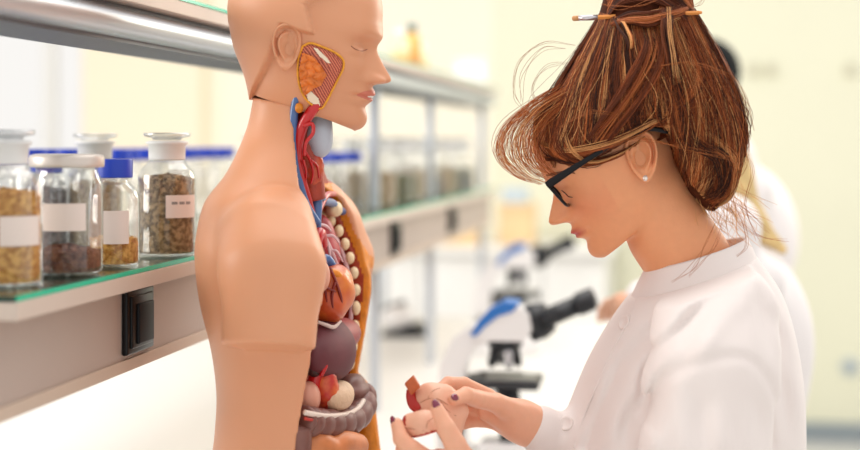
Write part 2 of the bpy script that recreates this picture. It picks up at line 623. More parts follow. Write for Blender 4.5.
def grains(parent, r, h, m, seed, size=0.0056, pile=0.006):
    """loose fill: a heaped core with separate pieces showing against the glass and on top"""
    rg = np.random.default_rng(seed)
    prof = [(0.0, 0.004), (r - 0.003, 0.004), (r - 0.0022, 0.010)] + [(r - 0.0024, h * k / 6) for k in range(1, 6)] + [(r - 0.004, h - 0.002), (r * 0.6, h + pile * 0.5), (0.0, h + pile)]
    core = lathe(prof, 28)
    V = core[0]; V[:, 2] += np.where(V[:, 2] > h * .8, rg.normal(0, 0.0016, len(V)), 0)
    n = int(min(900, 2 * pi * r * h / size ** 2 * 0.85))
    a = rg.uniform(0, 2 * pi, n); z = rg.uniform(0.005, h, n); rr = np.full(n, r - 0.003)
    nt = int(n * 0.25)
    rr[:nt] = r * np.sqrt(rg.uniform(0, 1, nt)) * 0.92
    z[:nt] = h + pile * (1 - rr[:nt] / r) - 0.001
    c = np.stack([rr * np.cos(a), rr * np.sin(a), z], 1)
    tet = np.array([(1, 0, 0), (-1, 0, 0), (0, 1, 0), (0, -1, 0), (0, 0, 1), (0, 0, -1)], float)
    tf = [(0, 2, 4), (2, 1, 4), (1, 3, 4), (3, 0, 4), (2, 0, 5), (1, 2, 5), (3, 1, 5), (0, 3, 5)]
    sc = size * 0.5 * rg.uniform(0.7, 1.3, (n, 1, 3))
    rot = np.linalg.qr(rg.normal(size=(n, 3, 3)))[0]
    v = np.einsum('nij,nkj->nki', rot, tet[None] * sc) + c[:, None]
    v[..., :2] *= np.minimum(1, (r - 0.0014) / (np.linalg.norm(v[..., :2], axis=2, keepdims=True) + 1e-9))
    FF = (np.array(tf)[None] + (np.arange(n) * 6)[:, None, None]).reshape(-1, 3)
    g = merge((V, core[1]), (v.reshape(-1, 3), [tuple(f) for f in FF]))
    return obj('contents', g, m, parent, smooth=False, kind='stuff')


def jar_stopper(label, fill, h, m, az, seed, lab=True, ink=False, lz=(0.047, 0.081), group='glass jars on the lower shelf'):
    t = thing('stoppered_jar', label, 'jar', (0, 0, 0), group)
    R = 0.0425
    obj('jar_body', lathe([(0, 0.0008), (R - 0.005, 0.0), (R - 0.001, 0.003), (R, 0.008), (R, 0.112), (R - 0.003, 0.122), (R - 0.009, 0.130), (0.0275, 0.136), (0.0262, 0.140)], 40), m_jar, t)
    obj('jar_neck', lathe([(0.0262, 0.1395), (0.0268, 0.142), (0.0272, 0.162), (0.031, 0.1635), (0.031, 0.1665), (0.024, 0.168), (0.0, 0.168)], 36), m_frost, t)
    st = obj('stopper', lathe([(0.0, 0.169), (0.020, 0.169), (0.022, 0.172), (0.033, 0.1745), (0.0345, 0.177), (0.0335, 0.1795), (0.028, 0.1785), (0.0, 0.1785)], 36), glass_mat('stopper_glass', (0.86, 0.87, 0.88), 0.3, 0.08), t)
    if fill: grains(t, R - 0.0005, h, m, seed)
    if lab:
        l = obj('paper_label', patch(R, lz[0], lz[1], az - 0.62, az + 0.62), m_paper, t)
        if ink:
            for k in range(3):
                obj('ink_line', patch(R, lz[0] + 0.0195, lz[0] + 0.0235, az - 0.42 + k * 0.26, az - 0.42 + k * 0.26 + 0.2, 0.0009, 5), m_ink, l)
    return t


def jar_wide(label, h, m, az, seed, group='glass jars on the lower shelf'):
    t = thing('lidded_jar', label, 'jar', (0, 0, 0), group)
    R = 0.0445
    obj('jar_body', lathe([(0, 0.001), (R - 0.006, 0.0), (R - 0.001, 0.004), (R, 0.010), (R, 0.112), (R - 0.003, 0.122), (R - 0.006, 0.128), (R - 0.006, 0.138)], 40), m_jar, t)
    obj('lid', lathe([(R - 0.001, 0.134), (R + 0.0015, 0.1345), (R + 0.002, 0.138), (R + 0.002, 0.146), (R, 0.1495), (R - 0.006, 0.151), (0, 0.1505)], 40), m_lid, t)
    grains(t, R - 0.0005, h, m, seed, 0.0036)
    obj('paper_label', patch(R, 0.056, 0.090, az - 0.62, az + 0.62), m_paper, t)
    return t


def jar_blue(label, h, m, az, seed, group='blue-capped bottles on the lower shelf', H=0.0, lab=True, R=0.034):
    t = thing('screw_cap_bottle', label, 'bottle', (0, 0, 0), group)
    obj('bottle_body', lathe([(0, 0.001), (R - 0.005, 0.0), (R - 0.001, 0.003), (R, 0.008), (R, 0.090 + H), (R - 0.003, 0.101 + H), (0.022, 0.110 + H), (0.0185, 0.114 + H), (0.0185, 0.120 + H)], 36), m_jar, t)
    n = 40
    pr = lathe([(0.0235, 0.118 + H), (0.0250, 0.119 + H), (0.0250, 0.1405 + H), (0.0238, 0.143 + H), (0, 0.143 + H)], n)
    V = pr[0]
    k = np.arange(len(V)) % n
    f = np.where((k % 2 == 0) & (V[:, 2] < 0.1407 + H), 0.965, 1.0)
    V[:, 0] *= f; V[:, 1] *= f
    obj('screw_cap', (V, pr[1]), m_blue, t, angle=40)
    if m is not None: grains(t, R - 0.0005, h, m, seed)
    if lab: obj('paper_label', patch(R, 0.031, 0.075, az - 0.5, az + 0.5), m_paper, t)
    return t


def set_on_shelf(t, px, ppm, rz=0.0):
    d = FPX / ppm
    w = P(px, 143, d)
    t.location = (w[0], w[1], Z_GLASS + 0.0004)
    t.rotation_euler = (0, 0, rz)
    return t


AZ = radians(-90) + THETA          # azimuth that faces the camera
set_on_shelf(jar_stopper('stoppered glass jar of golden grains at the near end of the shelf', True, 0.106, m_gold, AZ + 0.75, 1), 5, 860)
set_on_shelf(jar_wide('wide glass jar with pale metal lid and a little dark grain', 0.030, m_redb, AZ + 0.15, 2), 67, 794)
set_on_shelf(jar_blue('small labelled bottle with blue screw cap between the lidded and herb jars', 0.036, m_gold, AZ + 0.3, 3), 114, 745)
set_on_shelf(jar_stopper('stoppered glass jar packed with brown dried herbs beside the torso', True, 0.112, m_herb, AZ + 0.75, 4, ink=True, lz=(0.056, 0.089)), 167, 679)
set_on_shelf(jar_stopper('stoppered glass jar standing behind the wide lidded jar', True, 0.10, m_tan, AZ, 5, lab=False), 95, 632)
set_on_shelf(jar_blue('blue-capped bottle of dark grey granules behind the front jars', 0.09, m_grey, AZ, 6, lab=False), 46, 640)
# ================================================================== heads (shared by the torso model and the people)
def head_mesh(keys, prof, nrows=190, ncols=150, sockets=0.040, lid=0.030, cheek=0.016, nb=2.0, ex=None, az=0.326, jp=1.0):
    """keys rows: zf, zb, xf, xb, xm, w, nf (front squareness); normalised, chin z=0, crown z=1, face plane x=0.
    prof rows: z, forward bump, lateral width of the bump (nose, lips, chin)"""
    K = smooth_path(keys, nrows)
    t = np.linspace(-pi, pi, ncols, endpoint=False)
    ph = t - 0.5 * np.sin(t)
    c, s = np.cos(ph), np.sin(ph)
    P_ = np.array(sorted(prof))
    V = np.zeros((nrows, ncols, 3))
    for i, (zf, zb, xf, xb, xm, w, nf) in enumerate(K):
        ef = 2.0 / nf
        x = np.where(c > 0, xm + (xf - xm) * np.abs(c) ** ef, xm - (xm - xb) * np.abs(c) ** (2 / nb))
        y = w * np.sign(s) * np.abs(s) ** np.where(c > 0, ef, 2 / nb)
        z = zf + (zb - zf) * np.clip((xf - x) / (xf - xb + 1e-9), 0, 1) ** (1 - (1 - jp) * min(1, max(0, (0.30 - zf) / 0.25)))
        V[i, :, 0], V[i, :, 1], V[i, :, 2] = x, y, z
    x, y, z = V[..., 0], V[..., 1], V[..., 2]
    front = np.clip((c[None] - 0.05) / 0.35, 0, 1) * np.ones_like(x)
    zz = smooth_path(P_, 400)
    d = np.interp(z, zz[:, 0], zz[:, 1], left=P_[0, 1], right=0)
    sg = np.interp(z, zz[:, 0], zz[:, 2])
    dx = d * np.exp(-0.5 * (y / sg) ** 2)
    g = lambda zc, yc, sz, sy: np.exp(-((z - zc) / sz) ** 2 - ((np.abs(y) - yc) / sy) ** 2)
    dx = dx + 0.046 * g(az, 0.062, 0.026, 0.024)               # nostril wings
    dx = dx - 0.020 * g(az - 0.018, 0.030, 0.010, 0.016)               # nostrils
    dx = dx - sockets * g(0.505, 0.135, 0.060, 0.085)
    dx = dx + lid * g(0.490, 0.150, 0.036, 0.065)
    dx = dx + cheek * g(0.38, 0.20, 0.08, 0.09)
    dx = dx - 0.018 * g(0.222, 0.11, 0.03, 0.03)                  # mouth corners
    if ex is not None:
        dx = dx + ex(x, y, z)
    V[..., 0] += dx * front
    F = []
    for i in range(nrows - 1):
        for k in range(ncols):
            k2 = (k + 1) % ncols
            F.append((i * ncols + k, (i + 1) * ncols + k, (i + 1) * ncols + k2, i * ncols + k2))
    F.append(tuple((nrows - 1) * ncols + k for k in range(ncols)))
    F.append(tuple(range(ncols - 1, -1, -1)))
    return V.reshape(-1, 3), F


def ear_mesh(h=0.28, nr=26, na=64):
    """u forward, v up, w outward; unit h is the ear height"""
    V, F = [], []
    for i in range(nr + 1):
        for k in range(na):
            a = 2 * pi * k / na
            r = i / (nr - 5)
            back = max(0.0, -cos(a)) ** 0.5
            Rv = 0.5
            Ru = 0.29 + 0.065 * sin(a)
            if sin(a) < 0: Ru *= (1 - 0.16 * sin(a) ** 2)
            rr = min(r, 1.0)
            u = Ru * cos(a) * rr
            v = Rv * sin(a) * rr
            rimk = 0.35 + 0.65 * min(1, max(0, (0.75 - cos(a)) / 0.9))
            if sin(a) < -0.55: rimk *= 0.25
            w = 0.05 + 0.16 * (0.3 - u)                                     # ear stands out towards the back
            w += 0.115 * rimk * math.exp(-((rr - 0.87) / 0.085) ** 2)        # helix
            w -= 0.085 * rimk * math.exp(-((rr - 0.70) / 0.085) ** 2)        # scapha
            w += 0.080 * back * math.exp(-((rr - 0.50) / 0.10) ** 2)         # antihelix
            w -= 0.20 * math.exp(-((u - 0.05) / 0.11) ** 2 - ((v + 0.05) / 0.15) ** 2)
            w -= 0.07 * math.exp(-((u - 0.05) / 0.10) ** 2 - ((v - 0.20) / 0.09) ** 2)   # concha
            w += 0.060 * math.exp(-((u - 0.19) / 0.05) ** 2 - ((v + 0.06) / 0.07) ** 2)  # tragus
            w += 0.035 * math.exp(-(u / 0.13) ** 2 - ((v + 0.42) / 0.10) ** 2)           # lobe
            if r > 1.0:
                q = (r - 1.0) * (nr - 5) / 5
                w -= 0.10 * q
                u *= 1 - 0.25 * q * q; v *= 1 - 0.22 * q * q
            V.append((u * h, v * h, w * h))
    for i in range(nr):
        for k in range(na):
            k2 = (k + 1) % na
            F.append((i * na + k, i * na + k2, (i + 1) * na + k2, (i + 1) * na + k))
    F.append(tuple(nr * na + k for k in range(na)))
    return np.array(V), F


HEAD_KEYS = [
    # zf, zb, xf, xb, xm, w, nf
    (1.000, 1.000, -0.42, -0.44, -0.43, 0.01, 2.0),
    (0.990, 0.990, -0.28, -0.58, -0.43, 0.11, 2.0),
    (0.955, 0.955, -0.14, -0.72, -0.43, 0.21, 2.0),
    (0.880, 0.880, -0.052, -0.82, -0.43, 0.280, 2.1),
    (0.780, 0.780, -0.012, -0.872, -0.43, 0.318, 2.2),
    (0.680, 0.680, 0.000, -0.890, -0.43, 0.332, 2.25),
    (0.600, 0.590, 0.000, -0.880, -0.43, 0.332, 2.25),
    (0.500, 0.500, -0.018, -0.850, -0.42, 0.325, 2.15),
    (0.420, 0.410, -0.026, -0.815, -0.40, 0.312, 2.05),
    (0.330, 0.340, -0.024, -0.775, -0.40, 0.298, 1.98),
    (0.250, 0.280, -0.026, -0.742, -0.42, 0.285, 1.95),
    (0.170, 0.230, -0.034, -0.722, -0.44, 0.270, 1.92),
    (0.090, 0.190, -0.042, -0.710, -0.45, 0.252, 1.90),
    (0.035, 0.160, -0.056, -0.703, -0.45, 0.235, 1.90),
    (0.008, 0.143, -0.085, -0.700, -0.45, 0.222, 1.90),
]
HEAD_PROF = [
    (0.000, 0.012, 0.10), (0.030, 0.030, 0.10), (0.070, 0.040, 0.10), (0.110, 0.032, 0.10), (0.155, 0.010, 0.10),
    (0.178, 0.022, 0.09), (0.205, 0.046, 0.085), (0.222, 0.030, 0.085), (0.238, 0.052, 0.085), (0.258, 0.046, 0.08),
    (0.280, 0.030, 0.07), (0.300, 0.042, 0.060), (0.312, 0.095, 0.055), (0.325, 0.126, 0.052), (0.345, 0.134, 0.050), (0.385, 0.108, 0.045),
    (0.440, 0.066, 0.042), (0.490, 0.032, 0.045), (0.530, 0.018, 0.06), (0.580, 0.024, 0.16), (0.640, 0.008, 0.2), (0.72, 0.0, 0.2), (1.0, 0.0, 0.2)]


def in_poly(px, py, poly):
    poly = np.asarray(poly, float)
    n = len(poly)
    inside = np.zeros(np.shape(px), bool)
    j = n - 1
    for i in range(n):
        xi, yi = poly[i]; xj, yj = poly[j]
        c = ((yi > py) != (yj > py)) & (px < (xj - xi) * (py - yi) / (yj - yi + 1e-12) + xi)
        inside ^= c
        j = i
    return inside


# ================================================================== anatomical torso model
MD = 2.0833                 # distance at which 1 m is 720 px
MA = radians(10.5)
CA, SA = cos(MA), sin(MA)
MX0 = (300 - 430) / 720.0


def mpx(v):
    """model frame in px units (forward, lateral away from camera, up from eye level) to the camera-aligned frame"""
    v = np.asarray(v, float)
    o = np.empty_like(v)
    o[..., 0] = MX0 + (v[..., 0] * CA + v[..., 1] * SA) / 720
    o[..., 1] = MD + (-v[..., 0] * SA + v[..., 1] * CA) / 720
    o[..., 2] = ZC + v[..., 2] / 720
    return o


def MP(sx, sy, ly=0.0):
    """model point that is seen at sx, sy when it lies at lateral position ly"""
    q = (sx - 430) / 1500.0
    fx = (q * (MD + ly * CA / 720) - MX0 - ly * SA / 720) * 720 / (CA + q * SA)
    d = MD + (-fx * SA + ly * CA) / 720
    return np.array([fx, ly, (143 - sy) * d * 720 / 1500.0])


m_skin = mat('model_skin_vinyl', (219, 156, 119), 0.42, spec=0.4, var=0.03, vscale=7, sss=0.15, sss_scale=0.012, sssr=(1, .45, .3))
m_lip = mat('model_lip_paint', (206, 118, 96), 0.4)
m_fat = mat('fat_layer_paint', (222, 134, 28), 0.45, var=0.16, vscale=60, bump=0.4, bscale=120)
m_mus = mat('muscle_paint', (172, 62, 38), 0.42, var=0.22, vscale=50, bump=0.4, bscale=90)
m_tooth = mat('tooth_paint', (244, 240, 232), 0.3)
torso = thing('anatomical_torso', 'life-size anatomical torso model with open chest showing painted organs', 'anatomy model',
              S2W(np.array([MX0, MD, Z_BENCH])))

# ---- head
MH = 166.0
TAU = radians(8)


def mhead(v):
    """normalised head coordinates to model px frame"""
    v = np.asarray(v, float)
    o = np.empty_like(v)
    o[..., 0] = 67 + MH * (v[..., 0] * cos(TAU) + v[..., 2] * sin(TAU))
    o[..., 1] = MH * v[..., 1]
    o[..., 2] = (143 - 134) + MH * (v[..., 2] * cos(TAU) - v[..., 0] * sin(TAU))
    return o


def mh_screen(v):
    o = mhead(v)
    return 300 + o[..., 0] * CA, 143 - o[..., 2]


k2 = [list(r) for r in HEAD_KEYS]
for r in k2:
    r[3] = r[3] * 1.015 if r[3] < -0.6 else r[3]
hv, hf = head_mesh(k2, HEAD_PROF, nrows=270, ncols=230, sockets=0.060, lid=0.044, jp=0.66)
sx, sy = mh_screen(hv)
hair_poly = [(200, -80), (420, -80), (420, -12), (356, -8), (346, 1), (330, 6), (321, 13), (327, 38), (317, 36), (300, 29), (296, 40),
             (284, 62), (277, 72), (262, 90), (255, 99), (200, 99)]
hp = np.array(hair_poly, float)
dist = np.full(len(sx), 1e9)
for i in range(len(hp)):
    a_, b_ = hp[i - 1], hp[i]
    ab_ = b_ - a_
    t_ = np.clip(((sx - a_[0]) * ab_[0] + (sy - a_[1]) * ab_[1]) / (ab_ @ ab_), 0, 1)
    dist = np.minimum(dist, np.hypot(sx - a_[0] - t_ * ab_[0], sy - a_[1] - t_ * ab_[1]))
hm = np.clip(0.5 + np.where(in_poly(sx, sy, hair_poly), dist, -dist) / 2.6, 0, 1)
cen = np.array([-0.43, 0, 0.55])
dr = hv - cen
dr /= np.linalg.norm(dr, axis=1, keepdims=True)
hv = hv + dr * (hm * 0.044)[:, None]
hc = np.array([hv[list(f)].mean(0) for f in hf])
lip = ((hc[:, 2] - 0.232) / 0.034) ** 2 + (hc[:, 1] / 0.105) ** 2 < 1
lip &= hc[:, 0] > -0.06
head = obj('head', (mpx(mhead(hv)), hf), [m_skin, m_lip], torso, stage=True, mindex=lip.astype(int))
# teeth in the parted mouth
tv = lathe([(0, -0.006), (0.05, -0.006), (0.055, 0), (0.05, 0.008), (0, 0.008)], 20, (-0.037, 0, 0.225))
obj('teeth', (mpx(mhead(tv[0])), tv[1]), m_tooth, head, stage=True)
for sgn in (-1, 1):
    ev, ef = ear_mesh(0.285)
    a = radians(5)
    u, v, w = ev[:, 0], ev[:, 1], ev[:, 2]
    e2 = np.stack([-0.455 + u * cos(a) - v * sin(a), sgn * (0.318 + w), 0.448 + u * sin(a) + v * cos(a)], 1)
    if sgn > 0: ef = [f[::-1] for f in ef]
    obj('ear', (mpx(mhead(e2)), ef), m_skin, head, stage=True)
    # closed lid line
    lp = [(-0.055, sgn * 0.085, 0.478), (-0.045, sgn * 0.12, 0.470), (-0.052, sgn * 0.15, 0.470), (-0.075, sgn * 0.185, 0.480)]
from mathutils.bvhtree import BVHTree
hst = mpx(mhead(hv))
bvh = BVHTree.FromPolygons([tuple(x) for x in hst], hf)
CAMP = Vector((0, 0, ZC))


def face_pts(pts, lift):
    """points on the near cheek surface, raised by lift (head heights)"""
    out = []
    for a, b in pts:
        h = bvh.ray_cast(CAMP, Vector(ST(a, b, 1.0)) - CAMP)
        if h[0] is None:
            out.append(None)
            continue
        n = h[1] if h[1][1] < 0 else -h[1]
        out.append(np.array(h[0] + n * (lift * MH / 720)))
    return out


def cheek_patch(name, poly, m, lift, bumpf=None, step=1.0, parent=None):
    poly = np.array(poly, float)
    mn, mx = poly.min(0), poly.max(0)
    nx, ny = int((mx[0] - mn[0]) / step) + 2, int((mx[1] - mn[1]) / step) + 2
    idx, V, F = {}, [], []
    for i in range(nx):
        for j in range(ny):
            q = (mn[0] + i * step, mn[1] + j * step)
            if in_poly(np.array([q[0]]), np.array([q[1]]), poly)[0]:
                l = lift + (bumpf(*q) if bumpf else 0)
                p = face_pts([q], l)[0]
                if p is not None:
                    idx[i, j] = len(V); V.append(p)
    for (i, j) in idx:
        c = [(i, j), (i + 1, j), (i + 1, j + 1), (i, j + 1)]
        if all(k in idx for k in c):
            F.append(tuple(idx[k] for k in c))
    return obj(name, (np.array(V), F), m, parent, stage=True)


m_gland = mat('orange_gland_paint', (226, 122, 46), 0.4, var=0.2, vscale=80)
m_masse = mat('red_muscle_paint', (186, 74, 46), 0.4)
nt_ = m_masse.node_tree
wv = nt_.nodes.new('ShaderNodeTexWave'); wv.inputs['Scale'].default_value = 130; wv.inputs['Distortion'].default_value = 2.0
wv.bands_direction = 'DIAGONAL'
rmp = nt_.nodes.new('ShaderNodeValToRGB')
rmp.color_ramp.elements[0].color = (*lin((150, 48, 34)), 1); rmp.color_ramp.elements[1].color = (*lin((222, 128, 96)), 1)
tc_ = nt_.nodes.new('ShaderNodeTexCoord')
nt_.links.new(tc_.outputs['Object'], wv.inputs['Vector']); nt_.links.new(wv.outputs['Fac'], rmp.inputs['Fac'])
nt_.links.new(rmp.outputs['Color'], nt_.nodes['Principled BSDF'].inputs['Base Color'])
m_tend = mat('cream_tendon_paint', (240, 222, 196), 0.4)
m_rim = mat('yellow_fat_rim', (236, 160, 40), 0.4, var=0.12, vscale=120, bump=0.5, bscale=300)
outline = [(303, 46), (311, 43), (323, 47), (334, 52), (342, 59), (343, 67), (339, 76), (333, 88), (327, 100), (321, 108), (312, 104), (305, 97), (300, 86), (298, 72), (299, 58)]
stri = lambda x, y: 0.004 * abs(sin((x * 0.5 + y) * 1.05))
strd = lambda x, y: 0.004 * abs(sin((x + y * 0.45) * 1.15))
ch = cheek_patch('cheek_dissection', outline, m_masse, 0.004, strd, parent=head)
lob = lambda x, y: 0.010 + 0.020 * (abs(sin(x * 0.42 + 0.6 * sin(y * 0.5))) * abs(sin(y * 0.40 + 0.7 * sin(x * 0.33)))) ** 0.5
cheek_patch('gland', [(303, 52), (313, 55), (321, 64), (327, 74), (322, 84), (312, 90), (305, 96), (301, 86), (299, 70)], m_gland, 0.0, lob, 0.8, ch)
cheek_patch('muscle', [(304, 47), (312, 45), (326, 50), (340, 60), (341, 68), (336, 74), (326, 66), (314, 54)], m_masse, 0.011, stri, 0.8, ch)
cheek_patch('tendon', [(312, 46), (318, 48), (327, 57), (331, 63), (327, 63), (319, 56)], m_tend, 0.016, None, 0.7, ch)
cheek_patch('tendon', [(306, 93), (311, 90), (319, 98), (321, 106), (314, 104), (308, 100)], m_tend, 0.013, None, 0.7, ch)
rp_ = [p for p in face_pts(outline + outline[:1], 0.010) if p is not None]
obj('fat_rim', tube(np.array(rp_), 1.15 / 720, 8, 80), m_rim, ch, stage=True)
# eyelid crease, brow line
m_crease = mat('brown_crease_paint', (168, 108, 80), 0.5)
for pts, r in (([(351, 46), (356, 49.5), (362, 51), (367, 49.5)], 0.45),):
    q = [p for p in face_pts(pts, 0.001) if p is not None]
    if len(q) > 2:
        obj('eyelid_line', tube(np.array(q), r / 720, 6, 14), m_crease, head, stage=True)

# ---- skin shell with opened front
secs = np.array([  # screen y, centre x on screen, a back, a front, half width
    (60, 289, 31, 38, 34), (95, 290, 36, 44, 38), (125, 290, 42, 46, 42), (150, 288, 49, 52, 54), (175, 283, 54, 62, 84),
    (200, 275, 60, 80, 122), (232, 275, 67, 98, 136), (257, 277, 70, 106, 140), (296, 283, 72, 108, 138), (343, 290, 70, 104, 124),
    (386, 293, 69, 106, 116), (425, 293, 71, 112, 116), (450, 291, 72, 116, 118), (520, 290, 79, 116, 126), (620, 290, 84, 110, 128)], float)
g = Grid((-125, -212, -478), (116, 212, 62), 2.4)
sd = smooth_path(secs, 400)
zz = (143 - sd[:, 0])[::-1]
zg = g.Z[0, 0]
ip = lambda col: np.interp(zg, zz, sd[::-1, col]).astype(np.float32)[None, None]
cx = (ip(1) - 300) / CA
ab, af, bw = ip(2), ip(3), ip(4)
dxx = g.X - cx
f = np.where(dxx < 0, ((np.abs(dxx) / ab) ** 2.1 + (np.abs(g.Y) / bw) ** 2.1) ** (1 / 2.1),
             ((np.abs(dxx) / af) ** 2.5 + (np.abs(g.Y) / bw) ** 2.5) ** (1 / 2.5))
f = (f - 1) * np.minimum(ab, bw)
# opened front: the skin edge as it runs on the near and the far side
NEAR = [(60, 291), (95, 292), (150, 293), (175, 296), (190, 300), (206, 305), (222, 310), (247, 317), (275, 321), (296, 322), (325, 308), (361, 302), (400, 294), (450, 286), (520, 282), (620, 280)]
FAR = [(60, 312), (150, 316), (185, 326), (200, 338), (230, 352), (250, 361), (275, 369), (290, 370), (334, 363), (374, 355), (386, 362), (410, 370), (444, 376), (520, 380), (620, 378)]
wid = lambda y: np.interp(y, secs[:, 0], secs[:, 4])
ne = np.array([np.append(MP(x, y, -0.8 * wid(y)), 0.8 * wid(y)) for x, y in [(b_, a_) for a_, b_ in NEAR]])[::-1]
fe = np.array([MP(x, y, 0.8 * wid(y)) for y, x in FAR])[::-1]


def cut_at(z, y):
    en, yb, ef = np.interp(z, ne[:, 2], ne[:, 0]), np.interp(z, ne[:, 2], ne[:, 3]), np.interp(z, fe[:, 2], fe[:, 0])
    cn = np.maximum(en - 0.75 * (y + yb), -44)
    t = np.clip(y / 25 + 0.5, 0, 1)
    return cn * (1 - t) + ef * t


cutf = cut_at(g.Z, g.Y).astype(np.float32)
f = smax(f, g.X - cutf, 1.5)
cz_, cw_ = [-480, -300, -240, -200, -120, -80, -60, -46], [100, 100, 98, 104, 114, 108, 100, 70]
cavw = np.interp(zg, cz_, cw_)[None, None]
cav = np.maximum(np.maximum(-(g.X + 40 - 42 * (np.abs(g.Y) / 105) ** 3), np.abs(g.Y) - cavw), np.maximum(g.Z + 46, -(g.Z + 440)))
f = smax(f, -cav, 2.0)
top = g.Z - (143 - 97 - (g.X + 46) * 0.19)
f = np.maximum(f, top)
for sg in (-1, 1):
    if sg < 0:
        q0, q1, q2, q3 = MP(276, 214, -108), MP(270, 232, -126), MP(272, 268, -148), MP(266, 400, -158)
    else:
        q0, q1, q2, q3 = MP(318, 206, 104), MP(322, 224, 124), MP(329, 258, 146), MP(318, 400, 156)
    arm = g.chain([q0, q1, q2, q3], [26, 36, 43, 38], 16, (1.06, 0.95, 1))
    zc_ = MP(268, 342, -200)[2]
    arm = smax(arm, (zc_ - 0.24 * (200 - sg * g.Y) - g.Z) * 0.9, 2.5)
    f = smin(f, arm, np.interp(zg, [-215, -150, -90], [3.0, 8, 14])[None, None])
f = smax(f, -cav, 2.0)
f = np.maximum(f, -(g.Z + 475.2))
tv_, tf_ = g.mesh(f)
fc = tv_[tf_].mean(1)
cc = cut_at(fc[:, 2], fc[:, 1])
cwf = np.interp(fc[:, 2], cz_, cw_)
mi = np.zeros(len(fc), int)
nr = np.array([np.cross(tv_[q[2]] - tv_[q[0]], tv_[q[3]] - tv_[q[1]]) for q in tf_])
nr /= np.linalg.norm(nr, axis=1, keepdims=True) + 1e-9
oncut = (np.abs(fc[:, 0] - cc) < 2.5) & (nr[:, 0] > 0.45)
mi[oncut] = np.where(fc[oncut, 2] > -42, 2, 1)
mi[oncut & (fc[:, 1] < -15)] = 0
incav = (fc[:, 0] > -43) & (np.abs(fc[:, 1]) < cwf + 2.6) & (fc[:, 2] < -42) & (fc[:, 2] > -444) & (fc[:, 0] < cc + 1.5)
mi[incav] = np.where((fc[incav, 0] > cc[incav] - 7) & (fc[incav, 1] > 0), 1, 2)
shell = obj('skin_shell', (mpx(tv_), tf_), [m_skin, m_fat, m_mus], torso, stage=True, mindex=mi)
obj('base_plate', (mpx(np.array([(92 * cos(t) - 4, 132 * sin(t), z) for z in (-475.2, -470) for t in np.linspace(0, 2 * pi, 40, endpoint=False)])),
                   [tuple(range(39, -1, -1)), tuple(range(40, 80))] + [(k, (k + 1) % 40, (k + 1) % 40 + 40, k + 40) for k in range(40)]), m_blk2, torso, stage=True, smooth=False)

# ---- organs
m_art = mat('artery_red_paint', (196, 26, 30), 0.3, coat=0.3)
m_vein = mat('vein_blue_paint', (70, 104, 160), 0.32, coat=0.3)
m_cart = mat('grey_cartilage_paint', (186, 194, 206), 0.35)
m_bone = mat('bone_paint', (232, 208, 168), 0.45, var=0.06, vscale=80)
m_lung = mat('crimson_lung_paint', (168, 34, 44), 0.4, var=0.2, vscale=50)
m_bron = mat('pale_bronchi_paint', (226, 190, 192), 0.4)
m_heart = mat('orange_heart_paint', (222, 124, 44), 0.4, rgb2=(200, 82, 36), vscale=26, coat=0.3)
m_pink = mat('pink_flesh_paint', (224, 162, 138), 0.4)
m_liver = mat('plum_liver_paint', (104, 54, 60), 0.55, spec=0.3, var=0.12, vscale=25)
m_dia = mat('diaphragm_red_paint', (146, 46, 48), 0.4, var=0.15, vscale=50)
m_memb = mat('white_membrane_paint', (226, 208, 196), 0.4)
m_panc = mat('pancreas_orange_paint', (222, 112, 62), 0.35, rgb2=(196, 46, 40), vscale=45)
m_stom = mat('cream_stomach_paint', (222, 190, 158), 0.5, var=0.06, vscale=70, bump=0.4, bscale=200)
m_colon = mat('mauve_colon_paint', (122, 80, 72), 0.42, var=0.12, vscale=40)
m_ileum = mat('tan_intestine_paint', (210, 130, 80), 0.42, var=0.12, vscale=40)
m_dark = mat('dark_cavity_paint', (58, 30, 30), 0.5)
T = torso


def mtube(name, pts, rad, m, parent, n=10, s=40, **kw):
    """tube through (screen x, screen y, lateral) points"""
    return obj(name, tube(mpx(np.array([MP(*p) for p in pts])), np.array(rad) / 720.0 if not np.isscalar(rad) else rad / 720.0, n, s), m, parent, stage=True, **kw)


def blob(name, sx, sy, ly, r, m, parent, fn=None, rot=0.0, nu=36, nv=24):
    """bulging organ centred at a screen point; r in px: forward, lateral, up"""
    V, F = ellipsoid((0, 0, 0), (1, 1, 1), nu, nv)
    if fn is not None:
        V = V * (1 + fn(V))[:, None]
    V = V * np.array(r)
    c, s = cos(rot), sin(rot)
    V = np.stack([V[:, 0] * c - V[:, 2] * s, V[:, 1], V[:, 0] * s + V[:, 2] * c], 1)
    return obj(name, (mpx(V + MP(sx, sy, ly)), F), m, parent, stage=True)


# neck
mtube('throat_muscle', [(306, 98, 0), (307, 130, -4), (308, 165, -4), (314, 200, 0)], [14, 15, 15, 12], m_mus, T, 14)
lx = mtube('larynx', [(319, 112, -4), (320, 124, -6), (319, 134, -8), (319, 146, -8), (313, 154, -6)], [10, 12.5, 14, 12.5, 7], m_cart, T, 14)
mtube('windpipe', [(314, 150, 0), (313, 170, 2), (315, 195, 6)], [9, 9, 8], m_memb, T, 14)
mtube('hyoid_band', [(307, 116, -24), (317, 112, -22), (328, 113, -14), (333, 117, 0)], [4, 5, 5, 4], m_bone, T)
blob('thyroid_gland', 312, 168, -8, (12, 10, 20), mat('orange_thyroid_paint', (206, 88, 44), 0.35, rgb2=(184, 50, 36), vscale=60, coat=0.3), T, lambda v: 0.07 * np.sin(v[:, 2] * 14) * np.sin(v[:, 1] * 9))
mtube('jugular_vein', [(301, 84, -38), (296, 100, -38), (293, 125, -36), (294, 150, -34), (298, 178, -30), (306, 205, -20), (318, 224, -8)], [3.2, 4, 4.5, 4.5, 4.5, 4.5, 4], m_vein, T)
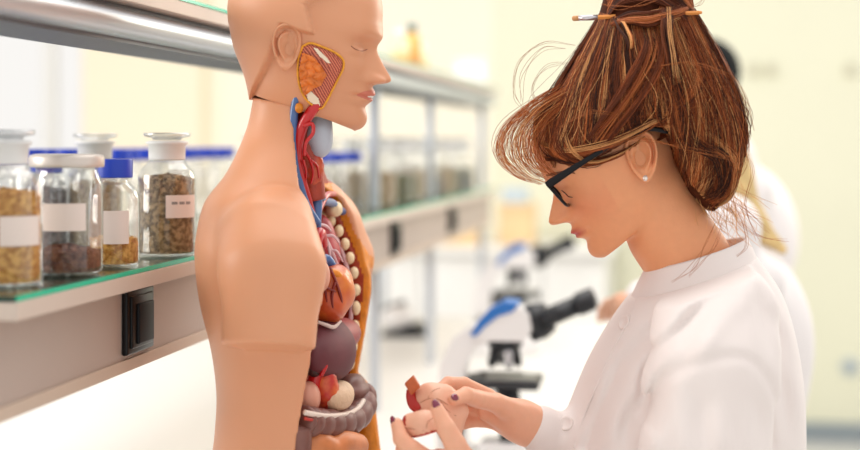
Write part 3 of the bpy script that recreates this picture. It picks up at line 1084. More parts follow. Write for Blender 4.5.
ca = mtube('carotid_artery', [(318, 104, -34), (311, 112, -36), (302, 128, -34), (298, 150, -32), (301, 175, -28), (308, 200, -16), (314, 225, -4)], [5, 5.5, 5.5, 4.8, 4.4, 4.2, 4.5], m_art, T)
mtube('artery_branch', [(303, 126, -40), (312, 124, -38), (313, 133, -38), (306, 143, -40), (304, 156, -40)], [2, 2, 1.9, 1.7, 1.4], m_art, ca)
mtube('artery_branch', [(304, 150, -34), (310, 160, -26), (313, 172, -20), (311, 184, -18)], [1.8, 1.5, 1.3, 0.9], m_art, ca)
mtube('artery_branch', [(303, 160, -36), (306, 172, -30), (305, 184, -26)], [1.5, 1.2, 0.8], m_art, ca)
mtube('artery_branch', [(311, 160, -26), (317, 166, -18), (319, 178, -14)], [1.3, 1.1, 0.8], m_art, ca)
blob('lymph_node', 299, 108, -42, (4, 4, 5), m_fat, T)
mtube('subclavian_vein', [(316, 190, 0), (322, 200, 30), (332, 203, 70), (343, 212, 105)], [6, 5, 4.5, 4], m_vein, T)
mtube('vena_cava', [(316, 175, 4), (317, 200, 0), (316, 225, -4), (318, 250, -2)], [4, 5.5, 5.5, 5], m_vein, T)
mtube('subclavian_artery', [(316, 215, 0), (326, 196, 40), (334, 194, 75)], [4, 3.4, 3], m_art, T)
# clavicle end, collar muscle, ribs on the far side
cl = MP(335, 209, 78)
obj('clavicle_end', (mpx(lathe([(0, -10), (7.5, -10), (8.5, 0), (7.5, 4), (0, 5)], 18, cl, (1, -0.55, 0.1))[0]), lathe([(0, -10), (7.5, -10), (8.5, 0), (7.5, 4), (0, 5)], 18)[1]), m_bone, T, stage=True)
mtube('chest_wall_muscle', [(327, 196, 108), (339, 220, 116), (351, 250, 121), (359, 285, 122), (358, 325, 117), (352, 362, 108)], [8, 9, 9, 8, 7, 6], m_mus, T, 12, 60)
ribpts = smooth_path(np.array([(323, 215, 84), (331, 221, 90), (339, 231, 94), (345, 244, 97), (350, 258, 99), (354, 273, 100), (356, 290, 100), (356, 308, 98), (355, 327, 95), (353, 346, 92), (350, 363, 90)]), 11)
for i, p in enumerate(ribpts):
    c = MP(*p)
    obj('rib_end', (mpx(c + ellipsoid((0, 0, 0), (4.8, 8, 6.6 if i < 7 else 7.6), 14, 10)[0]), ellipsoid((0, 0, 0), (1, 1, 1), 14, 10)[1]), m_bone, T, stage=True)
mtube('pleura_edge', [(p[0] - 5, p[1] + 3, p[2] - 4) for p in ribpts], 2.4, m_bron, T, 8, 60)
# lung with bronchi
lung = blob('lung', 314, 258, 60, (27, 30, 48), m_lung, T, lambda v: 0.03 * np.sin(v[:, 2] * 11 + v[:, 0] * 7))
for pts, r in (([(316, 222, 10), (324, 236, 20), (331, 250, 24), (338, 266, 26)], 2.0), ([(324, 236, 20), (333, 236, 24), (339, 243, 28)], 1.4),
               ([(331, 250, 24), (337, 252, 24), (343, 262, 26)], 1.3), ([(328, 244, 20), (330, 256, 18), (329, 264, 16)], 1.3),
               ([(318, 224, 10), (326, 226, 22), (331, 231, 28)], 1.4), ([(338, 266, 26), (342, 276, 28), (343, 284, 28)], 1.2)):
    mtube('bronchus', [(a, b, c_ - 4) for a, b, c_ in pts], [r * 1.1] * (len(pts) - 1) + [r * 0.6], m_bron, lung)
# heart and great vessels
mtube('aorta', [(312, 272, -14), (314, 250, -16), (316, 238, -14), (320, 234, -4), (322, 246, 6)], [8, 7.5, 7, 6.5, 6], m_art, T, 14)
mtube('pulmonary_trunk', [(320, 262, -16), (327, 260, -10), (334, 270, -2)], [6, 5.5, 5], m_vein, T, 12)
heart = blob('heart', 331, 294, -8, (23, 30, 30), m_heart, T, lambda v: 0.035 * np.sin(v[:, 2] * 6 + v[:, 1] * 5), -0.3)
for pts in ([(330, 268, -34), (336, 282, -38), (341, 298, -34), (342, 312, -22)], [(335, 282, -40), (332, 296, -42), (333, 308, -38)],
            [(326, 272, -38), (325, 286, -44), (327, 302, -42)], [(327, 288, -44), (336, 292, -42)]):
    mtube('coronary_vessel', [(a, b, c_ + 4) for a, b, c_ in pts], [1.5] * (len(pts) - 1) + [0.7], mat('maroon_vessel_paint', (128, 34, 22), 0.35), heart)
blob('heart_auricle', 322, 276, -42, (8, 8, 15), m_pink, T)
mtube('heart_fat', [(331, 272, -28), (338, 276, -24), (343, 288, -14)], [4, 4.5, 3], m_fat, heart)
# diaphragm, liver
blob('diaphragm', 332, 338, 20, (24, 78, 19), m_dia, T)
mtube('membrane_fold', [(318, 322, -40), (326, 325, -38), (334, 327, -34), (341, 321, -26)], [1.6, 2, 2, 1.2], m_memb, T)
blob('liver', 328, 350, -10, (24, 62, 29), m_liver, T, lambda v: 0.05 * np.sin(v[:, 1] * 4 + 1) + 0.06 * np.abs(v[:, 2]) ** 3, 0.25)
# upper belly organs
blob('gallbladder', 312, 364, -56, (9, 9, 13), m_dark, T, None, 0.4)
mtube('duodenum', [(324, 352, -40), (327, 362, -44), (317, 374, -50), (313, 390, -50), (319, 402, -44)], [4, 5, 6, 7, 5], m_art, T, 12)
blob('pancreas', 325, 386, -40, (13, 12, 24), m_panc, T, lambda v: 0.06 * np.sin(v[:, 2] * 16) * np.sin(v[:, 1] * 11 + 1), 0.22)
mtube('portal_duct', [(318, 358, -54), (325, 364, -58), (321, 376, -60)], [2.6, 3, 2], m_art, T)
blob('stomach', 338, 396, -20, (15, 30, 15), m_stom, T)
blob('antrum', 308, 398, -62, (12, 14, 16), m_pink, T)
blob('spleen_flexure', 352, 392, 52, (17, 30, 18), m_colon, T, lambda v: 0.05 * np.sin(v[:, 2] * 9))
# transverse colon: puckered tube with pale bands
cp = smooth_path(np.array([(301, 420, -96), (310, 422, -84), (324, 424, -60), (340, 423, -26), (354, 418, 14), (363, 405, 52), (362, 392, 74)], float), 120)
cpts = np.array([MP(*p) for p in cp])
cr = 14.5 * (0.86 + 0.16 * np.abs(np.sin(np.linspace(0, 9 * pi, 120))) ** 0.7)
colon = obj('transverse_colon', tube(mpx(cpts), cr / 720, 22), m_colon, T, stage=True)
for off, w in ((-8.0, 2.6), (-2.0, 1.5)):
    q = cp.copy(); q[:, 1] += off; q[:, 2] -= 16; q[:, 0] += 2
    q = smooth_path(np.array([MP(*p) for p in q[4:104:10]]), 60)
    obj('pale_band', tube(mpx(q), w / 720, 8), m_memb if off < -5 else m_panc, colon, stage=True)
mtube('descending_colon', [(299, 426, -100), (298, 440, -98), (297, 470, -96), (299, 520, -94)], [12, 13, 13, 12], m_colon, T, 16)
# small intestine coils
for i, (pts, r) in enumerate((([(304, 446, -84), (318, 444, -76), (330, 448, -60), (343, 443, -40), (357, 446, -6)], 12.5),
                              ([(306, 466, -86), (322, 470, -70), (340, 464, -50), (356, 468, -16)], 13.5),
                              ([(306, 494, -84), (326, 496, -66), (348, 490, -30), (360, 494, 10)], 13.5),
                              ([(308, 520, -80), (330, 522, -60), (352, 516, -20)], 13))):
    mtube('small_intestine', pts, r, m_ileum, T, 16, 50)
mtube('flank_fat', [(354, 378, 104), (364, 394, 108), (366, 414, 108), (368, 440, 108), (372, 470, 108)], [8, 10, 11, 12, 12], m_fat, T, 14, 50)
# ================================================================== woman in the white coat
WD = 2.08


def WS(px, py, dy=0.0):
    """point seen at px,py lying dy beyond her mid-plane distance"""
    return ST(px, py, WD + dy)


woman = thing('person', 'woman in white lab coat and dark glasses, auburn hair pinned up, holding an organ model', 'person',
              S2W(np.array([WS(700, 400)[0], WD, 0.0])))
m_wskin = mat('warm_skin', (224, 160, 120), 0.48, spec=0.4, attr='Col', var=0.02, vscale=90, bump=0.08, bscale=260, sss=0.2, sss_scale=0.008, sssr=(1, .4, .25))
m_coat = mat('white_cotton_coat', (236, 226, 223), 0.85, spec=0.2, sheen=0.2, var=0.012, vscale=8, bump=0.10, bscale=700)
SKIN = np.array(lin((227, 157, 113)))
LIPC = np.array(lin((178, 66, 66)))
BLUSH = np.array(lin((220, 134, 96)))

# ---- head: built upright, pitched forward, facing left
WH = 158.0
TW = radians(30)
YAW = radians(4)


def whead(v):
    """normalised head coordinates (x forward, y towards her left = camera side is -y) to the camera-aligned frame"""
    v = np.asarray(v, float)
    fwd = v[..., 0] * cos(TW) + v[..., 2] * sin(TW)
    up = v[..., 2] * cos(TW) - v[..., 0] * sin(TW)
    lat = v[..., 1]
    k = WH / 720.0
    o = np.empty_like(v)
    c = WS(595, 264)
    o[..., 0] = c[0] - k * (fwd * cos(YAW) - lat * sin(YAW))
    o[..., 1] = c[1] + k * (fwd * sin(YAW) + lat * cos(YAW))
    o[..., 2] = c[2] + k * up
    return o


wk = [list(r) for r in HEAD_KEYS]
for r in wk:
    r[5] *= 0.96
WPROF = [
    (0.000, 0.010, 0.09), (0.030, 0.030, 0.09), (0.070, 0.040, 0.09), (0.110, 0.030, 0.09), (0.155, 0.008, 0.09),
    (0.178, 0.018, 0.08), (0.203, 0.052, 0.075), (0.222, 0.032, 0.075), (0.240, 0.064, 0.07), (0.258, 0.050, 0.065),
    (0.282, 0.032, 0.055), (0.306, 0.036, 0.050), (0.322, 0.066, 0.050), (0.334, 0.108, 0.052), (0.348, 0.138, 0.054), (0.370, 0.148, 0.050), (0.395, 0.134, 0.042),
    (0.440, 0.094, 0.036), (0.490, 0.046, 0.04), (0.530, 0.018, 0.05), (0.580, 0.012, 0.15), (0.640, 0.006, 0.2), (0.72, 0.0, 0.2), (1.0, 0.0, 0.2)]
wv_, wf_ = head_mesh(wk, WPROF, sockets=0.042, lid=0.036, cheek=0.020, az=0.345)
col = np.tile(SKIN, (len(wv_), 1))
lipw = np.exp(-(((wv_[:, 2] - 0.230) / 0.030) ** 4 + (wv_[:, 1] / 0.082) ** 4)) * (wv_[:, 0] > -0.06)
col = col * (1 - lipw[:, None]) + LIPC * lipw[:, None]
bl = 0.6 * np.exp(-(((wv_[:, 2] - 0.36) / 0.11) ** 2 + ((np.abs(wv_[:, 1]) - 0.20) / 0.10) ** 2)) * (wv_[:, 0] > -0.3)
col = col * (1 - bl[:, None]) + BLUSH * bl[:, None]
skin_parts = [(whead(wv_), [f[::-1] for f in wf_], col)]
for sgn in (-1, 1):
    ev, ef = ear_mesh(0.335)
    a = radians(20)
    u, v, w = ev[:, 0], ev[:, 1], ev[:, 2]
    e2 = np.stack([-0.582 + u * cos(a) - v * sin(a), sgn * (0.306 + w), 0.462 + u * sin(a) + v * cos(a)], 1)
    if sgn < 0: ef = [f[::-1] for f in ef]
    skin_parts.append((whead(e2), ef, np.tile(SKIN, (len(e2), 1))))

# ---- neck and shoulders under the coat
g = Grid((0.20, WD - 0.30, 0.62), (0.60, WD + 0.30, 1.40), 0.008)
fn = g.chain([WS(655, 190), WS(668, 232), WS(690, 262), WS(700, 300)], [0.052, 0.051, 0.052, 0.055], 0.03, (1.0, 1.0, 1.0))
fn = smin(fn, g.chain([WS(705, 315, -0.03), WS(715, 345, -0.15)], [0.05, 0.045], 0.03), 0.04)
fn = smin(fn, g.chain([WS(705, 315, 0.03), WS(715, 345, 0.15)], [0.05, 0.045], 0.03), 0.04)
fn = smin(fn, g.ell(WS(690, 440), (0.09, 0.12, 0.16)), 0.03)
fn = smin(fn, g.ell(WS(690, 560), (0.10, 0.13, 0.16)), 0.05)
nv, nf = g.mesh(fn)


def remesh(parts, vox):
    """fuse closed shells into one continuous surface"""
    v, f = merge(*parts)
    me = bpy.data.meshes.new('tmp'); me.from_pydata([tuple(x) for x in v], [], f)
    ob = bpy.data.objects.new('tmp', me); COL.objects.link(ob)
    md = ob.modifiers.new('r', 'REMESH'); md.mode = 'VOXEL'; md.voxel_size = vox
    dg = bpy.context.evaluated_depsgraph_get()
    m2 = bpy.data.meshes.new_from_object(ob.evaluated_get(dg))
    V = np.empty(len(m2.vertices) * 3, np.float32); m2.vertices.foreach_get('co', V)
    L = np.empty(len(m2.loops), np.int32); m2.loops.foreach_get('vertex_index', L)
    F = L.reshape(-1, 4)
    bpy.data.objects.remove(ob); bpy.data.meshes.remove(me); bpy.data.meshes.remove(m2)
    return V.reshape(-1, 3).astype(float), F.astype(int)


def relax(V, F, w, n):
    """laplacian smoothing with per-vertex weight"""
    E = np.concatenate([F[:, [0, 1]], F[:, [1, 2]], F[:, [2, 3]], F[:, [3, 0]]])
    cnt = np.bincount(E[:, 0], minlength=len(V)) + np.bincount(E[:, 1], minlength=len(V))
    for _ in range(n):
        acc = np.stack([np.bincount(E[:, 0], V[E[:, 1], i], len(V)) + np.bincount(E[:, 1], V[E[:, 0], i], len(V)) for i in range(3)], 1)
        V = V + w[:, None] * (acc / np.maximum(cnt, 1)[:, None] - V)
    return V


hvv, hff = remesh([(skin_parts[0][0], skin_parts[0][1]), (nv, [tuple(q) for q in nf])], 0.0019)
# back to head coordinates
c_ = WS(595, 264); k_ = WH / 720.0
dx_, dy_, up_ = -(hvv[:, 0] - c_[0]) / k_, (hvv[:, 1] - c_[1]) / k_, (hvv[:, 2] - c_[2]) / k_
fw_ = dx_ * cos(YAW) + dy_ * sin(YAW); lat_ = -dx_ * sin(YAW) + dy_ * cos(YAW)
hx_, hz_ = fw_ * cos(TW) - up_ * sin(TW), fw_ * sin(TW) + up_ * cos(TW)
seamw = np.clip((-0.22 - hx_) / 0.16, 0, 1) * np.clip((0.36 - hz_) / 0.08, 0, 1) * np.clip((hz_ + 0.55) / 0.2, 0, 1)
hvv = relax(hvv, hff, 0.7 * seamw, 60)
hvv = relax(hvv, hff, np.full(len(hvv), 0.35), 2)
col = np.tile(SKIN, (len(hvv), 1))
lipw = np.exp(-(((hz_ - 0.230) / 0.030) ** 4 + (lat_ / 0.088) ** 4)) * (hx_ > -0.06)
col = col * (1 - lipw[:, None]) + LIPC * lipw[:, None]
bl = 0.6 * np.exp(-(((hz_ - 0.36) / 0.11) ** 2 + ((np.abs(lat_) - 0.20) / 0.10) ** 2)) * (hx_ > -0.3)
col = col * (1 - bl[:, None]) + BLUSH * bl[:, None]
skin_parts[0] = (hvv, [tuple(q) for q in hff], col)
# ---- hands


def hand_mesh(fingers, palm, fore, h=0.0022, kf=0.004, kp=0.012):
    """fingers: list of (points, radii); palm: list of (a, b, ra, rb); fore: (points, radii)"""
    allp = np.concatenate([np.array(p) for p, r in fingers] + [np.array([a for a, b, c, d in palm] + [b for a, b, c, d in palm])] + [np.array(fore[0])])
    g = Grid(allp.min(0) - 0.05, allp.max(0) + 0.05, h)
    fp = None
    for a, b, ra, rb in palm:
        q = g.cone(a, b, ra, rb)
        fp = q if fp is None else smin(fp, q, kp)
    fp = smin(fp, g.chain(fore[0], fore[1], 0.012), 0.02)
    fd = None
    for p, r in fingers:
        q = g.chain(p, r, 0.0025)
        fd = q if fd is None else np.minimum(fd, q)
    return g.mesh(smin(fp, fd, kf))


HC = np.array(lin((234, 174, 144)))
# far hand (her right): palm behind the organ model, thumb on top of it, wrist towards her cuff
R = lambda px, py, d: ST(px, py, d)
hr = hand_mesh(
    [([R(496, 403, 1.985), R(478, 399, 1.955), R(466, 395, 1.925), R(454, 399, 1.900)], [0.0125, 0.0115, 0.0105, 0.0085]),       # thumb
     ([R(488, 396, 2.030), R(464, 384, 2.020), R(448, 383, 2.000), R(437, 391, 1.985)], [0.0105, 0.0095, 0.0085, 0.0072]),       # index
     ([R(486, 404, 2.045), R(460, 394, 2.045), R(440, 396, 2.025), R(428, 405, 2.000)], [0.0108, 0.0098, 0.0088, 0.0074]),
     ([R(488, 413, 2.050), R(464, 408, 2.055), R(446, 412, 2.040), R(434, 420, 2.015)], [0.0105, 0.0095, 0.0085, 0.0072]),
     ([R(492, 421, 2.048), R(472, 421, 2.052), R(457, 426, 2.040), R(448, 432, 2.020)], [0.0095, 0.0085, 0.0078, 0.0066])],
    [(R(524, 419, 2.035), R(488, 400, 2.030), 0.020, 0.0135), (R(524, 423, 2.035), R(490, 410, 2.045), 0.020, 0.0135),
     (R(524, 428, 2.035), R(494, 420, 2.046), 0.020, 0.0125), (R(522, 417, 2.02), R(496, 403, 1.988), 0.019, 0.0135), (R(515, 422, 2.02), R(486, 412, 2.02), 0.018, 0.012)],
    ([R(522, 422, 2.035), R(545, 431, 2.040), R(590, 447, 2.060), R(650, 470, 2.10)], [0.0235, 0.0245, 0.029, 0.034]))
skin_parts.append((hr[0], [tuple(q) for q in hr[1]], np.tile(HC, (len(hr[0]), 1))))
# near hand (her left): comes up from below, thumb and index either side of the lower lobe
hl = hand_mesh(
    [([R(464, 460, 1.865), R(455, 444, 1.850), R(446, 428, 1.845), R(437, 409, 1.852)], [0.0145, 0.0135, 0.0115, 0.0085]),       # thumb
     ([R(432, 462, 1.870), R(412, 449, 1.865), R(401, 439, 1.868), R(397, 424, 1.878)], [0.0115, 0.0110, 0.0098, 0.0080]),      # index
     ([R(430, 470, 1.885), R(412, 460, 1.895), R(403, 450, 1.905), R(402, 436, 1.915)], [0.0112, 0.0102, 0.0092, 0.0074]),
     ([R(432, 478, 1.900), R(416, 470, 1.920), R(410, 461, 1.935), R(410, 450, 1.945)], [0.0105, 0.0095, 0.0086, 0.0070]),
     ([R(436, 484, 1.915), R(424, 479, 1.940), R(420, 471, 1.955), R(421, 462, 1.962)], [0.0095, 0.0084, 0.0076, 0.0064])],
    [(R(474, 484, 1.88), R(436, 464, 1.873), 0.020, 0.0140), (R(474, 488, 1.89), R(434, 471, 1.886), 0.020, 0.0140), (R(474, 492, 1.90), R(436, 479, 1.90), 0.020, 0.0130),
     (R(476, 496, 1.90), R(440, 485, 1.912), 0.019, 0.0120), (R(474, 482, 1.87), R(462, 458, 1.866), 0.020, 0.0155), (R(450, 462, 1.868), R(440, 460, 1.87), 0.014, 0.013)],
    ([R(478, 490, 1.89), R(505, 506, 1.885), R(560, 532, 1.875), R(640, 556, 1.86)], [0.024, 0.0245, 0.030, 0.036]))
skin_parts.append((hl[0], [tuple(q) for q in hl[1]], np.tile(HC, (len(hl[0]), 1))))

V, F, C_, o = [], [], [], 0
for v, f, c in skin_parts:
    V.append(v); C_.append(c); F += [tuple(i + o for i in q) for q in f]; o += len(v)
body = obj('body', (np.concatenate(V), F), m_wskin, woman, stage=True, color=np.concatenate(C_))

m_nail = mat('plum_nail_polish', (122, 30, 62), 0.15, coat=0.7)


def nail(tip, base, r, up):
    """flattened almond on the back of a finger tip"""
    tip, base, up = [np.asarray(x, float) for x in (tip, base, up)]
    ax = tip - base; ax /= np.linalg.norm(ax)
    n = up - ax * (up @ ax); n /= np.linalg.norm(n)
    sd_ = np.cross(ax, n)
    V, F = ellipsoid((0, 0, 0), (1, 1, 1), 14, 8)
    c = tip + ax * r * 0.35 + n * r * 0.62
    return c + V[:, :1] * sd_ * r * 0.62 + V[:, 1:2] * n * r * 0.36 + V[:, 2:] * ax * r * 1.05, F


toward = np.array([0, -1, 0.15])
obj('fingernail', nail(R(437, 409, 1.852), R(446, 428, 1.845), 0.0085, toward + np.array([0.25, 0, 0.1])), m_nail, body, stage=True)
obj('fingernail', nail(R(397, 424, 1.878), R(401, 439, 1.868), 0.0080, toward + np.array([-1.6, 0, 0.2])), m_nail, body, stage=True)
obj('fingernail', nail(R(454, 399, 1.900), R(466, 395, 1.925), 0.0085, toward + np.array([0.1, 0, 0.35])), m_nail, body, stage=True)

# ---- eye, lashes, brow on the camera side
wst = whead(wv_)
wbvh = BVHTree.FromPolygons([tuple(x) for x in wst], wf_)


def wface(pts, lift):
    out = []
    for a, b in pts:
        h = wbvh.ray_cast(CAMP, Vector(ST(a, b, 1.0)) - CAMP)
        if h[0] is not None:
            n = h[1] if h[1][1] < 0 else -h[1]
            out.append(np.array(h[0] + n * lift))
    return np.array(out)


m_brow = mat('brown_brow_hair', (112, 66, 40), 0.7)
m_lash = mat('dark_lash', (40, 26, 22), 0.6)
q = wface([(562, 190), (566, 193), (569, 196), (573, 197)], 0.0012)
if len(q) > 2: obj('eyelashes', tube(q, np.array([0.0004, 0.0007, 0.0006, 0.0003])[:len(q)], 6, 16), m_lash, body, stage=True)
q = wface([(541, 178), (548, 175), (557, 173), (566, 172), (575, 173)], 0.001)
if len(q) > 2: obj('eyebrow', tube(q, np.array([0.002, 0.0028, 0.003, 0.0026, 0.0012])[-len(q):], 8, 24, flat=0.6), m_brow, body, stage=True)
q = wface([(647, 175)], 0.0)
ec = whead(np.array([[-0.529, -0.352, 0.330]]))[0]
obj('earring', merge(ellipsoid(ec, (0.0032, 0.0026, 0.0032), 14, 10), lathe([(0.0036, -0.001), (0.0042, 0), (0.0036, 0.001)], 14, ec + np.array([0, 0.001, 0]), (0, 1, 0))),
    mat('crystal_stud', (235, 228, 222), 0.1, 0.6), woman, stage=True)

# ---- coat
g = Grid((WS(530, 400)[0] - 0.04, WD - 0.36, 0.66), (WS(830, 400)[0], WD + 0.36, 1.28), 0.0038)
secs_c = np.array([  # screen y, left, right, half width in depth
    (222, 700, 735, 0.03), (245, 665, 748, 0.060), (268, 648, 764, 0.082), (290, 634, 778, 0.108), (320, 613, 788, 0.140), (360, 590, 796, 0.163), (400, 573, 800, 0.172),
    (450, 555, 801, 0.172), (520, 548, 798, 0.165), (620, 560, 790, 0.165), (760, 545, 800, 0.19)], float)
sc_ = smooth_path(secs_c, 300)
zq = (ZC - (sc_[:, 0] - 143) * WD / FPX)[::-1]
zi = g.Z[0, 0]
cl_ = np.interp(zi, zq, ((sc_[:, 1] - 430) * WD / FPX)[::-1])[None, None]
cr_ = np.interp(zi, zq, ((sc_[:, 2] - 430) * WD / FPX)[::-1])[None, None]
bw_ = np.interp(zi, zq, sc_[::-1, 3])[None, None]
xc_, ax_ = (cl_ + cr_) / 2, (cr_ - cl_) / 2
fc_ = (((np.abs(g.X - xc_) / ax_) ** 2.2 + (np.abs(g.Y - WD) / bw_) ** 2.2) ** (1 / 2.2) - 1) * np.minimum(ax_, bw_)
# shoulders and sleeves
nsh = [WS(712, 292, -0.09), WS(718, 322, -0.155), WS(712, 372, -0.195), WS(704, 450, -0.215), WS(696, 548, -0.225)]
fs = g.chain(nsh, [0.060, 0.070, 0.0755, 0.072, 0.064], 0.03, (1.02, 0.9, 1))
fsh = [WS(712, 288, 0.09), WS(706, 318, 0.155), WS(690, 372, 0.185), WS(660, 450, 0.195), WS(650, 520, 0.17)]
ff = g.chain(fsh, [0.060, 0.068, 0.068, 0.066, 0.060], 0.03)
ef_ = g.chain([WS(650, 520, 0.17), WS(600, 470, 0.03), WS(541, 430, -0.040)], [0.055, 0.044, 0.033], 0.02)
en_ = g.chain([WS(696, 548, -0.225), WS(620, 556, -0.21), WS(520, 513, -0.19)], [0.060, 0.046, 0.036], 0.02)
seam = fs.copy()
f = smin(fc_, ff, 0.03)
f = smin(f, ef_, 0.02)
f = smin(f, fs, 0.022)
f = smin(f, en_, 0.02)
# cloth folds
X, Y, Z = g.X, g.Y, g.Z


def fold(f, pts, w, depth):
    """soft crease along a screen polyline on the camera side"""
    q = smooth_path(np.array([WS(a, b, -0.15) for a, b in pts]), 14)
    dmn, tmn = None, None
    for i in range(len(q) - 1):
        a, b = q[i], q[i + 1]
        dx_, dz_ = b[0] - a[0], b[2] - a[2]
        t_ = np.clip(((X - a[0]) * dx_ + (Z - a[2]) * dz_) / (dx_ ** 2 + dz_ ** 2), 0, 1)
        dd = np.hypot(X - a[0] - t_ * dx_, Z - a[2] - t_ * dz_)
        tt = (i + t_) / (len(q) - 1)
        if dmn is None: dmn, tmn = dd, tt
        else:
            tmn = np.where(dd < dmn, tt, tmn); dmn = np.minimum(dmn, dd)
    dm_ = depth * np.maximum(np.sin(pi * np.clip(tmn, 0, 1)), 0) ** 1.3 * (np.exp(-(dmn / w) ** 2) - 0.5 * np.exp(-((dmn - 2.0 * w) / (1.1 * w)) ** 2))
    return f + np.where(Y < WD, 1, 0) * dm_


for pts_, w_, d_ in (([(742, 262), (752, 300), (758, 350)], 0.010, 0.006), ([(700, 300), (676, 330), (662, 372)], 0.010, 0.006), ([(668, 340), (650, 372), (640, 420)], 0.010, 0.007),
                     ([(690, 372), (684, 410), (688, 455)], 0.012, 0.006), ([(735, 372), (742, 410), (738, 455)], 0.012, 0.005), ([(765, 300), (782, 335), (792, 380)], 0.010, 0.005),
                     ([(640, 395), (628, 425), (622, 455)], 0.009, 0.008), ([(604, 360), (592, 400), (584, 450)], 0.010, 0.004), ([(712, 380), (716, 420), (706, 455)], 0.010, 0.004), ([(775, 345), (788, 400), (792, 450)], 0.011, 0.006)):
    f = fold(f, pts_, w_, d_)
# groove from the collar down the front, where the overlapping panel folds
gp_ = np.array([WS(724, 270, -0.10), WS(690, 300, -0.13), WS(655, 338, -0.15), WS(630, 372, -0.165), WS(612, 410, -0.17), WS(592, 460, -0.16)])
gp_ = smooth_path(gp_, 30)
dm = None
for i in range(len(gp_) - 1):
    a, b = gp_[i], gp_[i + 1]
    dx_, dz_ = b[0] - a[0], b[2] - a[2]
    t_ = np.clip(((X - a[0]) * dx_ + (Z - a[2]) * dz_) / (dx_ ** 2 + dz_ ** 2), 0, 1)
    dd = np.hypot(X - a[0] - t_ * dx_, Z - a[2] - t_ * dz_)
    dm = dd if dm is None else np.minimum(dm, dd)
xl_ = np.interp(zi, gp_[::-1, 2], gp_[::-1, 0])[None, None]
below = np.clip((X - xl_) / 0.004, 0, 1)
f = f + np.where(Y < WD, 1, 0) * (0.0085 * np.exp(-(dm / 0.0080) ** 2) - 0.004 * np.exp(-((dm - 0.022) / 0.014) ** 2))
# armhole seam groove: where the sleeve meets the body
am = np.array([WS(647, 420, -0.2), WS(653, 384, -0.2), WS(668, 366, -0.2), WS(700, 353, -0.2), WS(735, 351, -0.2), WS(758, 372, -0.2), WS(770, 400, -0.19), WS(778, 450, -0.18)])
ams = smooth_path(am, 24)
for i in range(len(ams) - 1):
    a, b = ams[i], ams[i + 1]
    dx_, dz_ = b[0] - a[0], b[2] - a[2]
    t_ = np.clip(((X - a[0]) * dx_ + (Z - a[2]) * dz_) / (dx_ ** 2 + dz_ ** 2), 0, 1)
    dd = np.hypot(X - a[0] - t_ * dx_, Z - a[2] - t_ * dz_)
    if i == 0: dm = dd
    else: dm = np.minimum(dm, dd)
f = f + np.where(Y < WD - 0.05, 1, 0) * 0.0042 * np.exp(-(dm / 0.0065) ** 2)
# neck opening along a tilted plane, hollow inside
c0, c1 = WS(626, 300), WS(757, 256)
nz_ = np.array([-(c1[2] - c0[2]), 0, (c1[0] - c0[0])]); nz_ /= np.linalg.norm(nz_)
pl = (X - c0[0]) * nz_[0] + (Z - c0[2]) * nz_[2]
f = smax(f, pl - 0.002, 0.004)
f = np.maximum(f, -(Z - 0.68))
cv_, cf_ = g.mesh(f)
coat = obj('coat', (cv_, cf_), m_coat, woman, stage=True)
cbvh = BVHTree.FromPolygons([tuple(x) for x in cv_], [tuple(q) for q in cf_])


def on_coat(pts, lift):
    out = []
    for a, b in pts:
        h = cbvh.ray_cast(CAMP, Vector(ST(a, b, 1.0)) - CAMP)
        if h[0] is not None:
            n = h[1] if h[1][1] < 0 else -h[1]
            out.append((np.array(h[0] + n * lift), np.array(n)))
    return out


# stand collar: a band lofted around the neck, open at the throat
nA = 72
Vc, Fc = [], []
lev = [(628, 306, 756, 264, 0.094), (631, 298, 756, 258, 0.086), (637, 285, 752, 248, 0.076), (644, 271, 747, 238, 0.070), (646, 268, 746, 236, 0.0685), (648, 270, 743, 239, 0.066), (642, 288, 748, 255, 0.072)]
for x0, y0, x1, y1, kb in lev:
    a, b = WS(x0, y0), WS(x1, y1)
    for k in range(nA + 1):
        t = pi - 0.05 + (2 * pi + 0.06) * k / nA
        Vc.append((a + b) / 2 + (b - a) / 2 * cos(t) + np.array([0, 1, 0]) * kb * sin(t))
for i in range(len(lev) - 1):
    for k in range(nA):
        Fc.append((i * (nA + 1) + k, i * (nA + 1) + k + 1, (i + 1) * (nA + 1) + k + 1, (i + 1) * (nA + 1) + k))
collar = obj('collar', (np.array(Vc), Fc), m_coat, coat, stage=True)
# buttons and stitched placket edge
m_btn = mat('white_button', (238, 226, 222), 0.4)
for b_ in ((625, 323), (566, 424)):
    q = on_coat([b_], 0.0005)
    if q:
        p, n = q[0]
        n = n + np.array([-0.5, -0.5, 0.1]); n /= np.linalg.norm(n)
        bo = obj('button', lathe([(0, 0), (0.0095, 0), (0.0105, 0.0012), (0.0100, 0.0028), (0.0075, 0.0026), (0.0065, 0.0018), (0, 0.0018)], 24, p, n), m_btn, coat, stage=True)
for pts in ([(636, 300), (628, 322), (612, 352), (596, 388), (583, 420), (574, 448)],):
    q = on_coat(pts, 0.0004)
    if len(q) > 3:
        obj('placket_seam', tube(np.array([x[0] for x in q]), 0.0011, 6, 60), m_coat, coat, stage=True)
